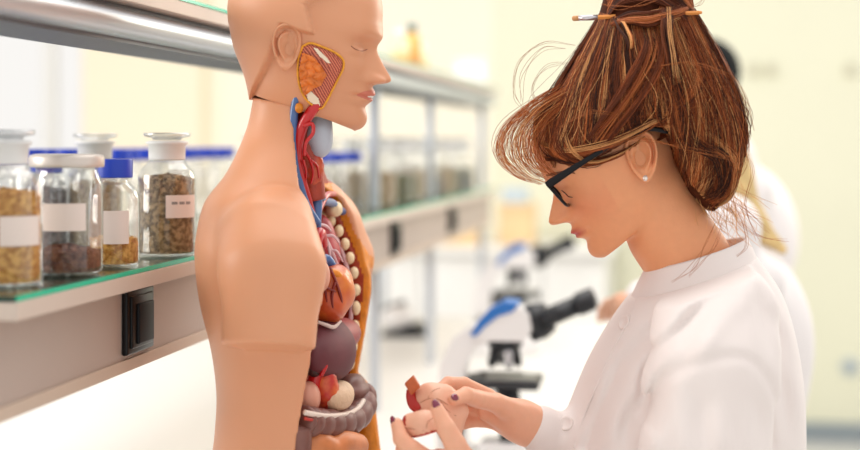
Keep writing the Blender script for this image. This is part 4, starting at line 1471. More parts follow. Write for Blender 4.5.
# lower body on a lab stool, below the frame
g = Grid((-0.10, WD - 0.30, 0.03), (0.62, WD + 0.30, 0.78), 0.012)
fl = None
for s in (-1, 1):
    q = g.chain([np.array([0.40, WD + s * 0.09, 0.66]), np.array([0.24, WD + s * 0.20, 0.50]), np.array([0.30, WD + s * 0.22, 0.14]), np.array([0.22, WD + s * 0.22, 0.075])], [0.10, 0.07, 0.045, 0.04], 0.03)
    fl = q if fl is None else smin(fl, q, 0.02)
lv, lf = g.mesh(fl)
obj('trousers', (lv, lf), mat('dark_trousers', (52, 56, 70), 0.8), woman, stage=True)
sx_, sy_ = 0.40, WD
stool = thing('lab_stool', 'round lab stool the woman in glasses sits on', 'stool', S2W(np.array([sx_, sy_, 0])))
obj('seat', lathe([(0, 0.51), (0.17, 0.51), (0.18, 0.53), (0.17, 0.552), (0, 0.555)], 32, (sx_, sy_, 0)), m_blk2, stool, stage=True)
obj('column', lathe([(0.025, 0.05), (0.025, 0.51)], 16, (sx_, sy_, 0)), m_alu, stool, stage=True)
for k in range(5):
    a = 2 * pi * k / 5
    obj('leg', tube([(sx_, sy_, 0.07), (sx_ + 0.24 * cos(a), sy_ + 0.24 * sin(a), 0.025)], [0.02, 0.014], 8), m_alu, stool, stage=True)
# ---- hair: a dark volume with individual strands gathered into locks
hairpoly = np.array([(540, 168), (531, 150), (536, 125), (548, 104), (560, 75), (577, 45), (592, 20), (597, -8), (612, -30), (645, -42), (678, -32), (695, -8), (702, 20), (717, 50), (735, 85),
                     (746, 120), (748, 150), (741, 176), (729, 196), (711, 212), (697, 204), (684, 190), (675, 170), (668, 148), (656, 130), (640, 127), (622, 140), (600, 153), (575, 165), (555, 171)], float)
hsec = smooth_path(np.array([  # screen y, left, right, half depth
    (-45, 620, 670, 0.02), (-30, 606, 688, 0.048), (0, 600, 694, 0.062), (20, 592, 702, 0.072), (50, 575, 717, 0.092), (85, 556, 735, 0.106), (110, 545, 744, 0.111), (150, 540, 749, 0.108),
    (185, 560, 742, 0.095), (210, 620, 730, 0.07), (235, 680, 716, 0.04)], float), 200)
g = Grid(WS(520, 240) - np.array([0, 0.14, 0]), WS(765, -55) + np.array([0, 0.14, 0]), 0.0045)
px_ = 430 + (g.X - 0) * FPX / WD
py_ = 143 - (g.Z - ZC) * FPX / WD
zq = hsec[:, 0]
lft = np.interp(py_[0, 0], zq, hsec[:, 1])[None, None]; rgt = np.interp(py_[0, 0], zq, hsec[:, 2])[None, None]; hd = np.interp(py_[0, 0], zq, hsec[:, 3])[None, None]
k_ = WD / FPX
xa = (rgt - lft) / 2 * k_
f1 = (((np.abs(px_ - (lft + rgt) / 2) * k_ / xa) ** 2.1 + (np.abs(g.Y - WD) / hd) ** 2.1) ** (1 / 2.1) - 1) * np.minimum(xa, hd)
PX, PY = np.broadcast_arrays(px_[:, 0, :], py_[:, 0, :])
d2 = np.full(PX.shape, 1e9)
for i in range(len(hairpoly)):
    a_, b_ = hairpoly[i - 1], hairpoly[i]
    ab_ = b_ - a_
    t_ = np.clip(((PX - a_[0]) * ab_[0] + (PY - a_[1]) * ab_[1]) / (ab_ @ ab_), 0, 1)
    d2 = np.minimum(d2, np.hypot(PX - a_[0] - t_ * ab_[0], PY - a_[1] - t_ * ab_[1]))
d2 = np.where(in_poly(PX, PY, hairpoly), -d2, d2)[:, None, :] * k_
hv2, hf2 = g.mesh(smax(f1, d2, 0.028))
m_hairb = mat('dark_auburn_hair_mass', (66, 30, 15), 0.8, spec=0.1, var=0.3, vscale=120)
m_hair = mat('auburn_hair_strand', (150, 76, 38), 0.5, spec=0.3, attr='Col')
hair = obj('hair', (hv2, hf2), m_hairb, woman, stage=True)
hbvh = BVHTree.FromPolygons([tuple(x) for x in hv2], [tuple(q) for q in hf2])
rgh = np.random.default_rng(11)


def strands_mesh(paths, radii):
    """(n,m,3) polylines to three-sided tubes, vectorised"""
    P3 = np.asarray(paths)
    n, m, _ = P3.shape
    T_ = np.gradient(P3, axis=1)
    T_ /= np.linalg.norm(T_, axis=2, keepdims=True) + 1e-9
    ref = np.array([0.3, 1.0, 0.2]); ref /= np.linalg.norm(ref)
    u = np.cross(T_, ref); u /= np.linalg.norm(u, axis=2, keepdims=True) + 1e-9
    w = np.cross(T_, u)
    tap = np.sin(np.linspace(0.25, pi - 0.25, m)) ** 0.5
    R_ = np.asarray(radii)[:, None] * tap[None]
    V = np.stack([P3 + (u * cos(a) + w * sin(a)) * R_[..., None] for a in (0, 2 * pi / 3, 4 * pi / 3)], 2)
    base = (np.arange(n)[:, None, None] * m + np.arange(m - 1)[None, :, None]) * 3
    k = np.arange(3)[None, None, :]
    k2_ = (k + 1) % 3
    F = np.stack([base + k, base + k2_, base + 3 + k2_, base + 3 + k], -1).reshape(-1, 4)
    return V.reshape(-1, 3), F, 3 * m


def on_hair(pts, lift, dflt):
    """place screen polyline on the hair volume; off it keep the last depth"""
    out = []
    last = dflt
    ds = []
    for a, b in pts:
        h = hbvh.ray_cast(CAMP, Vector(ST(a, b, 1.0)) - CAMP)
        ds.append(h[0][1] if h[0] is not None else np.nan)
    ds = np.array(ds)
    ok = ~np.isnan(ds)
    if ok.any():
        ds = np.interp(np.arange(len(ds)), np.nonzero(ok)[0], ds[ok])
    else:
        ds[:] = dflt
    if len(ds) > 4:
        ds[1:-1] = (ds[:-2] + 2 * ds[1:-1] + ds[2:]) / 4
    return np.array([ST(p[0], p[1], d - l) for p, d, l in zip(pts, ds, lift)])


PAL = [np.array(lin(c)) for c in ((62, 28, 13), (104, 48, 20), (146, 72, 32), (184, 104, 54), (220, 158, 100))]


def lock_color():
    i = rgh.choice(5, p=[0.27, 0.27, 0.22, 0.15, 0.09])
    return PAL[i] * rgh.uniform(0.85, 1.15)


def family(ctrl, n_lock, per, spread, npt=16, lift=0.004, rad=0.00042, dflt=WD, wob=2.0, u_rng=(0, 1), bright=1.0, conv=0.6, pal=None):
    """ctrl: list of control curves (each a list of screen points, same length); strands run across the curves"""
    C = [np.array(c, float) for c in ctrl]
    m = len(C[0])
    paths, cols, rads = [], [], []
    for L_ in range(n_lock):
        uc = rgh.uniform(*u_rng)
        lc = (lock_color() if pal is None else PAL[rgh.choice(pal)] * rgh.uniform(0.85, 1.15)) * bright
        ll = rgh.uniform(0.2, 1.3) * lift
        phase, amp = rgh.uniform(0, 2 * pi), rgh.uniform(0.3, 1.0) * wob
        for s_ in range(per):
            du = rgh.normal(0, spread)
            key = []
            for j, c in enumerate(C):
                tt = j / (len(C) - 1)
                uu = np.clip(uc + du * (1 - conv * sin(pi * min(1, tt * 1.2))), 0, 1) * (m - 1)
                i = min(int(uu), m - 2)
                key.append(c[i] + (c[i + 1] - c[i]) * (uu - i))
            p2 = smooth_path(np.array(key), npt)
            t = np.linspace(0, 1, npt)
            d_ = np.gradient(p2, axis=0); nrm = np.stack([-d_[:, 1], d_[:, 0]], 1)
            nrm /= np.linalg.norm(nrm, axis=1, keepdims=True) + 1e-9
            p2 = p2 + nrm * ((amp * np.sin(t * 7 + phase) + rgh.normal(0, 0.5) * wob * np.sin(t * pi)) * np.sin(t * pi))[:, None]
            lf = ll * np.sin(t * pi) ** 0.5 + rgh.uniform(0, 0.0022)
            paths.append(on_hair(p2, lf, dflt))
            cols.append(lc * rgh.uniform(0.75, 1.25)); rads.append(rad * rgh.uniform(0.7, 1.35))
    return paths, cols, rads


ALLS = [[], [], []]


def addf(*a, **k):
    r = family(*a, **k)
    for i in range(3): ALLS[i] += r[i]


start = [(538, 150), (553, 168), (590, 161), (622, 143), (650, 127), (668, 148), (677, 180), (690, 198), (710, 211), (733, 188), (745, 150)]
mid1 = [(536, 122), (556, 134), (592, 128), (622, 118), (648, 105), (668, 120), (684, 145), (704, 165), (728, 186), (742, 152), (743, 120)]
mid2 = [(552, 96), (574, 90), (600, 84), (622, 76), (645, 70), (662, 78), (678, 92), (700, 100), (720, 105), (730, 90), (732, 84)]
end = [(600, 12), (606, 14), (614, 16), (624, 17), (635, 15), (648, 16), (660, 16), (671, 14), (682, 12), (690, 9), (695, 8)]
addf([start, mid1, mid2, end], 300, 13, 0.011, wob=4.5, lift=0.008)
addf([start, mid1, mid2, end], 260, 2, 0.05, wob=9, lift=0.012, rad=0.0003, bright=1.3)
# loose top hair and the long sweep over the temple to the back of the head
addf([[(540, 140), (545, 160), (556, 168)], [(566, 150), (580, 160), (596, 164)], [(610, 140), (622, 148), (636, 150)], [(660, 118), (670, 124), (680, 128)], [(715, 100), (724, 104), (730, 106)]], 40, 12, 0.06, wob=2.0, lift=0.008, bright=1.1)
addf([[(600, 155), (640, 127), (668, 150), (690, 200)], [(640, 130), (672, 118), (700, 140), (715, 190)], [(690, 80), (705, 85), (725, 110), (738, 150)], [(680, 30), (690, 34), (705, 50), (728, 90)]], 60, 10, 0.05, wob=3, lift=0.007)
# bun: coils round the pencil
addf([[(602, 26), (608, 8), (604, -20)], [(618, 4), (624, -18), (622, -34)], [(646, 0), (650, -22), (650, -38)], [(672, 10), (680, -8), (676, -30)], [(690, 24), (694, 6), (690, -18)]], 46, 12, 0.06, wob=3, lift=0.010)
addf([[(606, 28), (612, 20)], [(626, 24), (628, 14)], [(650, 26), (650, 14)], [(676, 18), (674, 8)], [(692, 12), (690, 0)]], 24, 12, 0.1, wob=2.5, lift=0.012)
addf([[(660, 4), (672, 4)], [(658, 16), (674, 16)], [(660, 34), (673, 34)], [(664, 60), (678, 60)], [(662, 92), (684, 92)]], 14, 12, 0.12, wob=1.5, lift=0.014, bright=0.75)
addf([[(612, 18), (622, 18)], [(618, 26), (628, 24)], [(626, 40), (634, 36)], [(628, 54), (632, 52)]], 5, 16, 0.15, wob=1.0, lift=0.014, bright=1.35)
# fringe: arches forward off the forehead and falls towards the glasses
FR = dict(npt=18, rad=0.00040)
ARCH = [[(560, 84), (582, 100)], [(530, 102), (556, 118)], [(504, 128), (544, 138)], [(498, 154), (546, 158)], [(516, 176), (556, 170)], [(540, 185), (566, 176)]]
for dpt, nl in ((WD - 0.05, 15), (WD - 0.015, 12), (WD + 0.03, 8)):
    r = family(ARCH, nl, 6, 0.10, dflt=dpt, wob=5.0, lift=0.0, bright=1.15, conv=0.3, pal=[2, 3, 3, 4], npt=18, rad=0.00034, u_rng=(0.0, 1.0))
    for p in r[0]:
        z_ = dpt + rgh.normal(0, 0.012)
        sc__ = z_ / p[:, 1]
        p[:, 0] *= sc__; p[:, 2] = ZC + (p[:, 2] - ZC) * sc__; p[:, 1] = z_
        n_keep = rgh.integers(12, 19)
        if n_keep < 18:
            p[:] = smooth_path(p[:n_keep], 18)
    for i in range(3): ALLS[i] += r[i]
addf([[(545, 100), (572, 92)], [(534, 128), (566, 124)], [(542, 156), (572, 150)], [(574, 168), (592, 162)], [(612, 162), (622, 152)], [(640, 148), (648, 134)]], 30, 12, 0.10, wob=3, lift=0.010, bright=1.15, **FR)
# smooth roll lifted from the temple to the bun
addf([[(578, 152), (600, 156)], [(600, 118), (622, 126)], [(622, 88), (644, 96)], [(640, 58), (662, 64)], [(646, 32), (664, 36)]], 16, 14, 0.12, wob=2.5, lift=0.014, pal=[1, 2, 2, 3])
addf([[(688, 198), (710, 210)], [(716, 188), (732, 196)], [(712, 160), (738, 160)], [(690, 150), (712, 136)], [(676, 128), (696, 112)]], 14, 12, 0.12, wob=4, lift=0.014)
# stray hairs
STR = []
for key, dd_ in (([(575, 45), (545, 42), (520, 62), (516, 92), (524, 112)], -0.03), ([(566, 48), (540, 50), (523, 74), (522, 104)], -0.02), ([(570, 62), (545, 66), (533, 88), (540, 108)], 0.0),
                 ([(716, 222), (704, 244), (692, 266), (672, 282)], -0.10), ([(722, 222), (715, 246), (700, 262), (688, 276)], -0.10), ([(735, 205), (744, 225), (746, 246), (738, 256)], -0.06),
                 ([(602, 4), (622, 8), (650, 2), (676, -12)], -0.09), ([(690, 8), (700, 4), (708, -10)], -0.05), ([(640, 70), (690, 62), (730, 74)], -0.115), ([(560, 128), (590, 112), (640, 118), (700, 106)], -0.118),
                 ([(600, 150), (640, 140), (690, 150), (744, 160)], -0.118), ([(700, 60), (722, 66), (744, 96), (754, 130)], -0.06), ([(742, 150), (752, 170), (744, 205), (760, 240)], -0.05),
                 ([(730, 200), (748, 212), (768, 234)], -0.04), ([(728, 205), (742, 224), (764, 238), (788, 240)], -0.03)):
    for r_ in range(3):
        j_ = rgh.normal(0, 1.8, (len(key), 2))
        j_[0] *= 0.4
        p2 = smooth_path(np.array(key) + j_, 18)
        STR.append(np.array([WS(a, b, dd_) for a, b in p2]))
NW = len(STR)
for i in range(110):
    x0, y0 = rgh.uniform(694, 742), rgh.uniform(172, 200)
    dx0, dy0 = rgh.normal(14, 16), rgh.uniform(22, 52)
    key = [(x0, y0), (x0 + dx0 * 0.15 + rgh.normal(0, 3), y0 + dy0 * 0.4), (x0 + dx0 * 0.55 + rgh.normal(0, 4), y0 + dy0 * 0.75), (x0 + dx0, y0 + dy0)]
    dd_ = rgh.uniform(-0.055, 0.03)
    STR.append(np.array([WS(a, b, dd_) for a, b in smooth_path(np.array(key), 18)]))
p18 = [smooth_path(p, 18) if len(p) != 18 else p for p in ALLS[0]] + STR
cols = ALLS[1] + [PAL[3] * 0.9] * NW + [PAL[4] * rgh.uniform(0.7, 1.3) for _ in range(len(STR) - NW)]
rads = ALLS[2] + [0.00030] * len(STR)
sv, sf, nper = strands_mesh(np.array(p18), np.array(rads))
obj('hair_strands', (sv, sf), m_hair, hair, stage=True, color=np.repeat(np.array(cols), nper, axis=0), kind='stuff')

# ---- hair stick (a pencil) through the bun
m_wood = mat('orange_pencil_wood', (222, 140, 62), 0.4, var=0.05, vscale=40)
pa, pb = WS(572, 18.5, -0.045), WS(702, 12.5, -0.065)
pencil = thing('pencil', 'orange pencil pushed through the woman\'s hair bun', 'pencil', S2W((pa + pb) / 2))
q_ = lambda t: pa + (pb - pa) * t
obj('pencil_shaft', tube([q_(0.20), q_(0.97), q_(1.0)], [0.0034, 0.0030, 0.0018], 6), m_wood, pencil, stage=True, smooth=False)
obj('ferrule', tube([q_(0.05), q_(0.20)], [0.0038, 0.0038], 12), mat('silver_ferrule', (206, 202, 206), 0.25, 0.8), pencil, stage=True)
obj('eraser', tube([q_(0.0), q_(0.012), q_(0.05)], [0.002, 0.0036, 0.0036], 12), mat('tan_eraser', (206, 150, 100), 0.7), pencil, stage=True)

# ---- glasses
m_fr = mat('black_acetate', (14, 11, 15), 0.35, spec=0.25)
m_frw = mat('violet_inner_acetate', (96, 66, 130), 0.3)
gl = thing('eyeglasses', 'dark-framed eyeglasses worn by the woman with auburn hair', 'eyeglasses', S2W(WS(560, 190)))


def fpt(px, py, lat):
    p = WS(px, py, lat)
    p[0] += (lat + 0.07) * sin(YAW)
    return p


for s0, s1 in ((-0.073, -0.011), (0.011, 0.073)):
    loop = []
    for t in np.linspace(0, 2 * pi, 40, endpoint=False):
        cx_, cy_ = np.sign(cos(t)) * abs(cos(t)) ** 0.45, np.sign(sin(t)) * abs(sin(t)) ** 0.45
        lat = (s0 + s1) / 2 + (s1 - s0) / 2 * cx_
        loop.append(fpt(557 - 9.5 * cy_, 195 - 10.5 * cy_, lat))
    loop = np.array(loop + loop[:2])
    rim = obj('rim', tube(loop, 0.0022, 8), m_fr, gl, stage=True)
    obj('lens', (loop[:40] * 1.0, [tuple(range(40))]), glass_mat('lens_glass', (0.95, 0.95, 0.97), 0.14), rim, stage=True, smooth=False)
obj('bridge', tube([fpt(551, 189, -0.011), fpt(549, 186, 0), fpt(551, 189, 0.011)], 0.0022, 8, 12), m_fr, gl, stage=True)
for sg in (-1, 1):
    pts = [fpt(547.5, 185.5, sg * 0.074), fpt(556, 179.5, sg * 0.0755), fpt(585, 162, sg * 0.0775), fpt(620, 141, sg * 0.079), fpt(648, 128.5, sg * 0.081), fpt(668, 131, sg * 0.079)]
    if sg < 0:
        pts = [WS(547.5, 185.5, -0.076), WS(556, 179.5, -0.080), WS(585, 161, -0.094), WS(615, 143, -0.098), WS(645, 129.5, -0.099), WS(668, 131, -0.094)]
    tv2, tf2 = tube(pts, [0.0056, 0.0054, 0.0036, 0.0030, 0.0030, 0.0042], 10, 40)
    cmid = smooth_path(np.array(pts), 40).repeat(10, 0)
    tv2[:, 1] = cmid[:, 1] + (tv2[:, 1] - cmid[:, 1]) * 0.4
    obj('temple', (tv2, tf2), m_fr, gl, stage=True)

# ================================================================== organ model in her hands
m_org = mat('pink_model_vinyl', (234, 180, 152), 0.45, var=0.04, vscale=40, sss=0.1)
m_red = mat('red_cut_edge_paint', (176, 34, 26), 0.4)
m_line = mat('brown_vein_line', (188, 128, 104), 0.5)
oroot = thing('organ_model', 'small pink stomach model with red edges held in the woman\'s fingers', 'organ model', S2W(R(435, 420, 1.92)))
g = Grid(R(395, 460, 1.80) - 0.02, R(475, 365, 2.02) + 0.02, 0.0022)
fo = g.chain([R(424, 396, 1.945), R(438, 402, 1.94), R(449, 414, 1.935), R(450, 430, 1.93)], [0.0150, 0.0230, 0.0220, 0.0150], 0.012)
fo = fo + 0.0012 * np.sin(g.X * 190 + g.Z * 120)
ov, of = g.mesh(fo)
main = obj('stomach_body', (ov, of), m_org, oroot, stage=True)
fo2 = g.chain([R(411, 424, 1.888), R(424, 426, 1.885), R(434, 434, 1.882)], [0.0135, 0.0180, 0.0160], 0.010)
lo_p, lo_n = R(416, 437, 1.885), np.array([0.28, -0.1, -0.95])
fo2 = smax(fo2, (g.X - lo_p[0]) * lo_n[0] + (g.Y - lo_p[1]) * lo_n[1] + (g.Z - lo_p[2]) * lo_n[2], 0.001)
le_n = np.array([-0.98, -0.15, 0.1]); le_p = R(402.5, 422, 1.888)
fo2 = smax(fo2, (g.X - le_p[0]) * le_n[0] + (g.Y - le_p[1]) * le_n[1] + (g.Z - le_p[2]) * le_n[2], 0.001)
ov2, of2 = g.mesh(fo2)
fcx = ov2[of2].mean(1)
red = (((fcx - lo_p) @ lo_n) > -0.0032) | (((fcx - le_p) @ le_n) > -0.0022)
inner = ((fcx - lo_p) @ lo_n) > -0.0006
lobe = obj('stomach_lobe', (ov2, of2), [m_org, m_red, m_pink], oroot, stage=True, mindex=np.where(inner, 2, red.astype(int)))
obj('duct', tube([R(420, 408, 1.935), R(414, 404, 1.935), R(411, 397, 1.935), R(411, 390, 1.935)], [0.009, 0.0078, 0.0066, 0.006], 14, 24), m_red, oroot, stage=True)
V_, F_ = box((0, 0, 0), (0.017, 0.015, 0.017), 0.0015)
V_ = np.stack([V_[:, 0] * cos(0.65) - V_[:, 2] * sin(0.65), V_[:, 1], V_[:, 0] * sin(0.65) + V_[:, 2] * cos(0.65)], 1)
obj('duct_end', (V_ * np.array([0.85, 1, 1.05]) + R(412.5, 385, 1.93), F_), mat('rust_orange_paint', (190, 92, 46), 0.45, var=0.12, vscale=90), oroot, stage=True)
obvh = BVHTree.FromPolygons([tuple(x) for x in np.concatenate([ov, ov2])], [tuple(q) for q in of] + [tuple(q + len(ov)) for q in of2])
for pts in ([(418, 404), (428, 399), (438, 399), (448, 405)], [(428, 398), (433, 391), (440, 388)], [(440, 400), (447, 410), (456, 416)], [(405, 428), (413, 429), (424, 431)], [(426, 428), (428, 422), (433, 418)]):
    q = []
    for a, b in pts:
        h = obvh.ray_cast(CAMP, Vector(ST(a, b, 1.0)) - CAMP)
        if h[0] is not None: q.append(np.array(h[0]))
    if len(q) > 2: obj('vein_line', tube(np.array(q), 0.0006, 6, 20), m_line, main, stage=True)
# ================================================================== far jars and bottles on the rack
far_st = jar_stopper('out-of-focus stoppered glass jar on the far stretch of the lower shelf', True, 0.085, m_tan, AZ, 21, lab=False, group='far stoppered jars')
far_st2 = jar_stopper('out-of-focus stoppered jar of dark contents far along the lower shelf', True, 0.070, m_green, AZ, 22, lab=False, group='far dark-filled jars')
far_st3 = jar_stopper('out-of-focus stoppered jar of dark grey contents far along the lower shelf', True, 0.05, m_grey, AZ, 23, lab=False, group='far grey-filled jars')
far_bl = jar_blue('blue-capped clear bottle in the rear row of the lower shelf', 0, None, AZ, 24, group='rear row of blue-capped bottles', H=0.0112, lab=False)
far_bl2 = jar_blue('blue-capped clear bottle seen beside the torso model\'s neck', 0, None, AZ, 25, group='blue-capped bottles behind the torso neck', H=0.0, lab=False)


def put(proto, spots):
    for i, (x, y) in enumerate(spots):
        o = proto if i == 0 else copy_tree(proto)
        o.location = (x, y, Z_GLASS + 0.0004)
        o.rotation_euler = (0, 0, i * 1.3)


put(far_bl, [(-1.12 + 0.004 * ((i * 7) % 5 - 2), 1.72 + i * 0.079) for i in range(24)])
w_ = [P(px, 143, 3.50 + 0.12 * i) for i, px in enumerate((318, 336, 352))]
put(far_bl2, [(a[0], a[1]) for a in w_])
put(far_st, [(-0.97, 3.28), (-0.80, 3.86), (-0.80, 4.30), (-0.79, 4.78), (-0.99, 3.55), (-0.95, 4.15), (-0.94, 4.95), (-1.10, 3.72), (-1.10, 4.4)])
put(far_st2, [(-0.80, 4.18), (-0.79, 4.03), (-0.79, 4.92), (-0.96, 4.6), (-0.80, 5.3)])
put(far_st3, [(-0.80, 4.52), (-0.80, 4.62), (-0.79, 5.12), (-0.95, 3.85), (-1.10, 5.0)])

# things on the upper glass
ZU = ZC + 0.2082
m_amber = mat('amber_liquid_plastic', (226, 178, 96), 0.4)
m_cream = mat('cream_plastic', (240, 226, 184), 0.45)
m_teal = mat('teal_cap', (96, 122, 120), 0.4)
for i, (px, d, h, r, mb, lb) in enumerate(((400, 4.20, 0.105, 0.026, m_cream, 'cream plastic bottle at the left of the bottles on the upper shelf'),
                                           (412, 4.30, 0.135, 0.026, m_amber, 'tall amber bottle with teal cap on the upper shelf'),
                                           (421, 4.42, 0.085, 0.022, m_cream, 'short cream bottle at the right of the amber bottle on the upper shelf'))):
    k = (690 - px) * 0.9855 / 0.787
    w = P(px, 143, FPX / k)
    t = thing('reagent_bottle', lb, 'bottle', (w[0], w[1], ZU), 'bottles on the upper shelf')
    b0 = root_loc(t)
    obj('bottle_body', lathe([(0, 0), (r, 0.0005), (r, h * 0.68), (r * 0.5, h * 0.80), (r * 0.45, h * 0.84)], 24, b0), mb, t)
    obj('cap', lathe([(r * 0.55, h * 0.83), (r * 0.55, h), (0, h)], 20, b0), m_teal if i == 1 else m_white, t)
    obj('base_label', lathe([(r + 0.0005, h * 0.06), (r + 0.0005, h * 0.30)], 24, b0), m_amber if i != 1 else mat('orange_label', (206, 140, 74), 0.6), t)
for px, h, lb in ((464, 0.085, 'white canister on the far end of the upper shelf, nearer one'), (476, 0.105, 'taller white canister on the far end of the upper shelf')):
    k = (690 - px) * 0.9855 / 0.787
    w = P(px, 143, FPX / k)
    t = thing('canister', lb, 'canister', (w[0], w[1], ZU), 'white canisters on the upper shelf')
    b0 = root_loc(t)
    obj('canister_body', lathe([(0, 0), (0.036, 0.0005), (0.037, 0.004), (0.037, h * 0.8), (0.033, h * 0.84)], 28, b0), m_white, t)
    obj('lid', lathe([(0.038, h * 0.8), (0.038, h * 0.97), (0.035, h), (0, h)], 28, b0), m_white, t)

# ================================================================== boxes on the wall counter
m_peach = mat('pale_peach_wood', (240, 208, 160), 0.6, var=0.05, vscale=6)
m_pblue = mat('pale_blue_card', (206, 222, 232), 0.6)


def lidded_box(label, px, d, w, dp, h, m, cat='box', z0=0.9405, lidm=None):
    p = P(px, 143, d)
    t = thing('storage_box', label, cat, (p[0], p[1], z0))
    b0 = root_loc(t)
    obj('box_body', box(b0 + np.array([0, 0, h * 0.42]), (w, dp, h * 0.84), 0.004), m, t)
    obj('box_lid', box(b0 + np.array([0, 0, h * 0.92]), (w + 0.012, dp + 0.012, h * 0.155), 0.004), lidm or m, t)
    return t


lidded_box('pale peach wooden box on the wall counter, right of the rack end', 518, 6.85, 0.15, 0.22, 0.185, m_peach)
lidded_box('low peach wooden box on the wall counter seen under the rack', 462, 6.85, 0.18, 0.22, 0.12, m_peach)
lidded_box('pale blue card box standing on the peach wooden box', 516, 6.85, 0.11, 0.15, 0.07, m_pblue, z0=0.9405 + 0.1855)

# ================================================================== microscopes
m_mwhite = mat('white_enamel', (236, 234, 234), 0.35)
m_mblue = mat('bright_blue_enamel', (40, 112, 190), 0.35)
m_mblk = mat('black_enamel', (26, 28, 34), 0.4)
m_chrome = mat('chrome', (190, 190, 194), 0.15, 0.9)


def microscope(label, loc, rz):
    t = thing('microscope', label, 'microscope', (0, 0, 0), 'microscopes on the bench')
    obj('base', merge(box((-0.01, 0, 0.018), (0.22, 0.15, 0.036), 0.010, seg=3), box((0.02, 0, 0.045), (0.10, 0.09, 0.024), 0.008)), m_mwhite, t)
    obj('lamp', lathe([(0.026, 0.05), (0.026, 0.072), (0.020, 0.076), (0, 0.076)], 24, (0.035, 0, 0)), m_mblk, t)
    # curved arm
    pr = [(-0.115, 0.03), (-0.055, 0.03), (-0.060, 0.10), (-0.062, 0.16), (-0.055, 0.215), (-0.035, 0.250), (0.0, 0.262), (0.0, 0.290), (-0.045, 0.292), (-0.085, 0.262), (-0.108, 0.215), (-0.118, 0.15), (-0.118, 0.08)]
    obj('arm', prism(pr, (0, 0.062, 0), (0, -0.031, 0)), m_mwhite, t, smooth=False)
    for s in (-1, 1):
        obj('focus_knob', lathe([(0, 0), (0.024, 0), (0.025, 0.004), (0.025, 0.016), (0.016, 0.018), (0.016, 0.030), (0, 0.031)], 24, (-0.085, s * 0.032, 0.085), (0, s, 0)), m_mblk, t)
    # head with blue flash
    hp_ = [(-0.035, 0.262), (0.062, 0.262), (0.078, 0.285), (0.072, 0.318), (0.040, 0.336), (0.005, 0.332), (-0.025, 0.310), (-0.042, 0.284)]
    hd_ = obj('head', prism(hp_, (0, 0.074, 0), (0, -0.037, 0)), m_mwhite, t, smooth=False)
    bp_ = [(-0.046, 0.272), (-0.032, 0.300), (-0.008, 0.326), (0.022, 0.342), (0.052, 0.338), (0.040, 0.322), (0.010, 0.312), (-0.016, 0.292), (-0.034, 0.272)]
    obj('blue_panel', prism(bp_, (0, 0.080, 0), (0, -0.040, 0)), m_mblue, hd_, smooth=False)
    a = radians(24)
    dx, dz = cos(a), sin(a)
    obj('binocular_prism', merge(tube([(0.066, 0, 0.290), (0.090, 0, 0.300), (0.112, 0, 0.310)], [0.036, 0.038, 0.030], 16)), m_mblk, t)
    for s in (-1, 1):
        e = obj('eyepiece_tube', tube([(0.098, s * 0.030, 0.303), (0.098 + 0.075 * dx, s * 0.030, 0.303 + 0.075 * dz)], [0.0175, 0.0165], 18), m_mblk, t)
        p0 = np.array((0.098 + 0.075 * dx, s * 0.030, 0.303 + 0.075 * dz))
        obj('eyepiece', lathe([(0.0195, 0), (0.0205, 0.004), (0.0205, 0.030), (0.018, 0.038), (0.012, 0.038), (0.010, 0.034), (0, 0.034)], 20, p0, (dx, 0, dz)), m_mblk, e)
    obj('nosepiece', lathe([(0.036, 0.262), (0.036, 0.252), (0.026, 0.240), (0, 0.238)], 28, (0.02, 0, 0)), m_mblk, t)
    for k in range(4):
        b = 2 * pi * k / 4 + 0.4
        p0 = np.array((0.02 + 0.019 * cos(b), 0.019 * sin(b), 0.244))
        obj('objective', lathe([(0.011, 0), (0.011, 0.012), (0.0095, 0.014), (0.0095, 0.030), (0.005, 0.040), (0, 0.040)], 16, p0, (0.28 * cos(b), 0.28 * sin(b), -1)), m_chrome if k % 2 else m_mblk, t)
    st_ = obj('stage', box((0.018, 0, 0.176), (0.150, 0.140, 0.014), 0.003), m_mblk, t)
    obj('slide_holder', merge(box((0.035, -0.02, 0.186), (0.10, 0.06, 0.005), 0.001), box((0.01, 0.03, 0.187), (0.09, 0.018, 0.008), 0.001)), mat('grey_metal_clip', (150, 150, 146), 0.35, 0.6), st_)
    obj('condenser', lathe([(0.020, 0.110), (0.026, 0.120), (0.026, 0.150), (0.018, 0.168), (0, 0.168)], 20, (0.025, 0, 0)), m_mblk, t)
    obj('stage_bracket', box((-0.050, 0, 0.160), (0.05, 0.05, 0.05), 0.006), m_mblk, t)
    t.location = loc
    t.rotation_euler = (0, 0, rz)
    return t


wm1, wm2 = P(495, 143, 3.05), P(511, 143, 4.80)
microscope('blue and white microscope nearer the woman\'s hands', (wm1[0], wm1[1], Z_BENCH), THETA + radians(-8))
microscope('blue and white microscope farther along the bench, smaller in view', (wm2[0], wm2[1], Z_BENCH), THETA + radians(-4))
# small white device with a black foot at the far end of the bench
wd = P(404, 143, 5.15)
dv = thing('bench_device', 'small white bench device with black foot beyond the torso', 'lab device', (wd[0], wd[1], Z_BENCH))
b0 = root_loc(dv)
obj('foot', prism([(-0.07, 0), (0.09, 0), (0.086, 0.016), (0.060, 0.040), (0.040, 0.046), (-0.02, 0.022), (-0.07, 0.012)], (0, 0.12, 0), b0 + np.array([0, -0.06, 0])), m_mblk, dv, smooth=False)
obj('housing', ellipsoid(b0 + np.array([-0.02, 0.0, 0.058]), (0.060, 0.055, 0.046), 24, 14), m_mwhite, dv)
obj('handle', tube([b0 + np.array([-0.08, 0, 0.085]), b0 + np.array([-0.03, 0, 0.105]), b0 + np.array([0.005, 0, 0.112])], [0.006, 0.008, 0.011], 10, 12), m_mblk, dv)

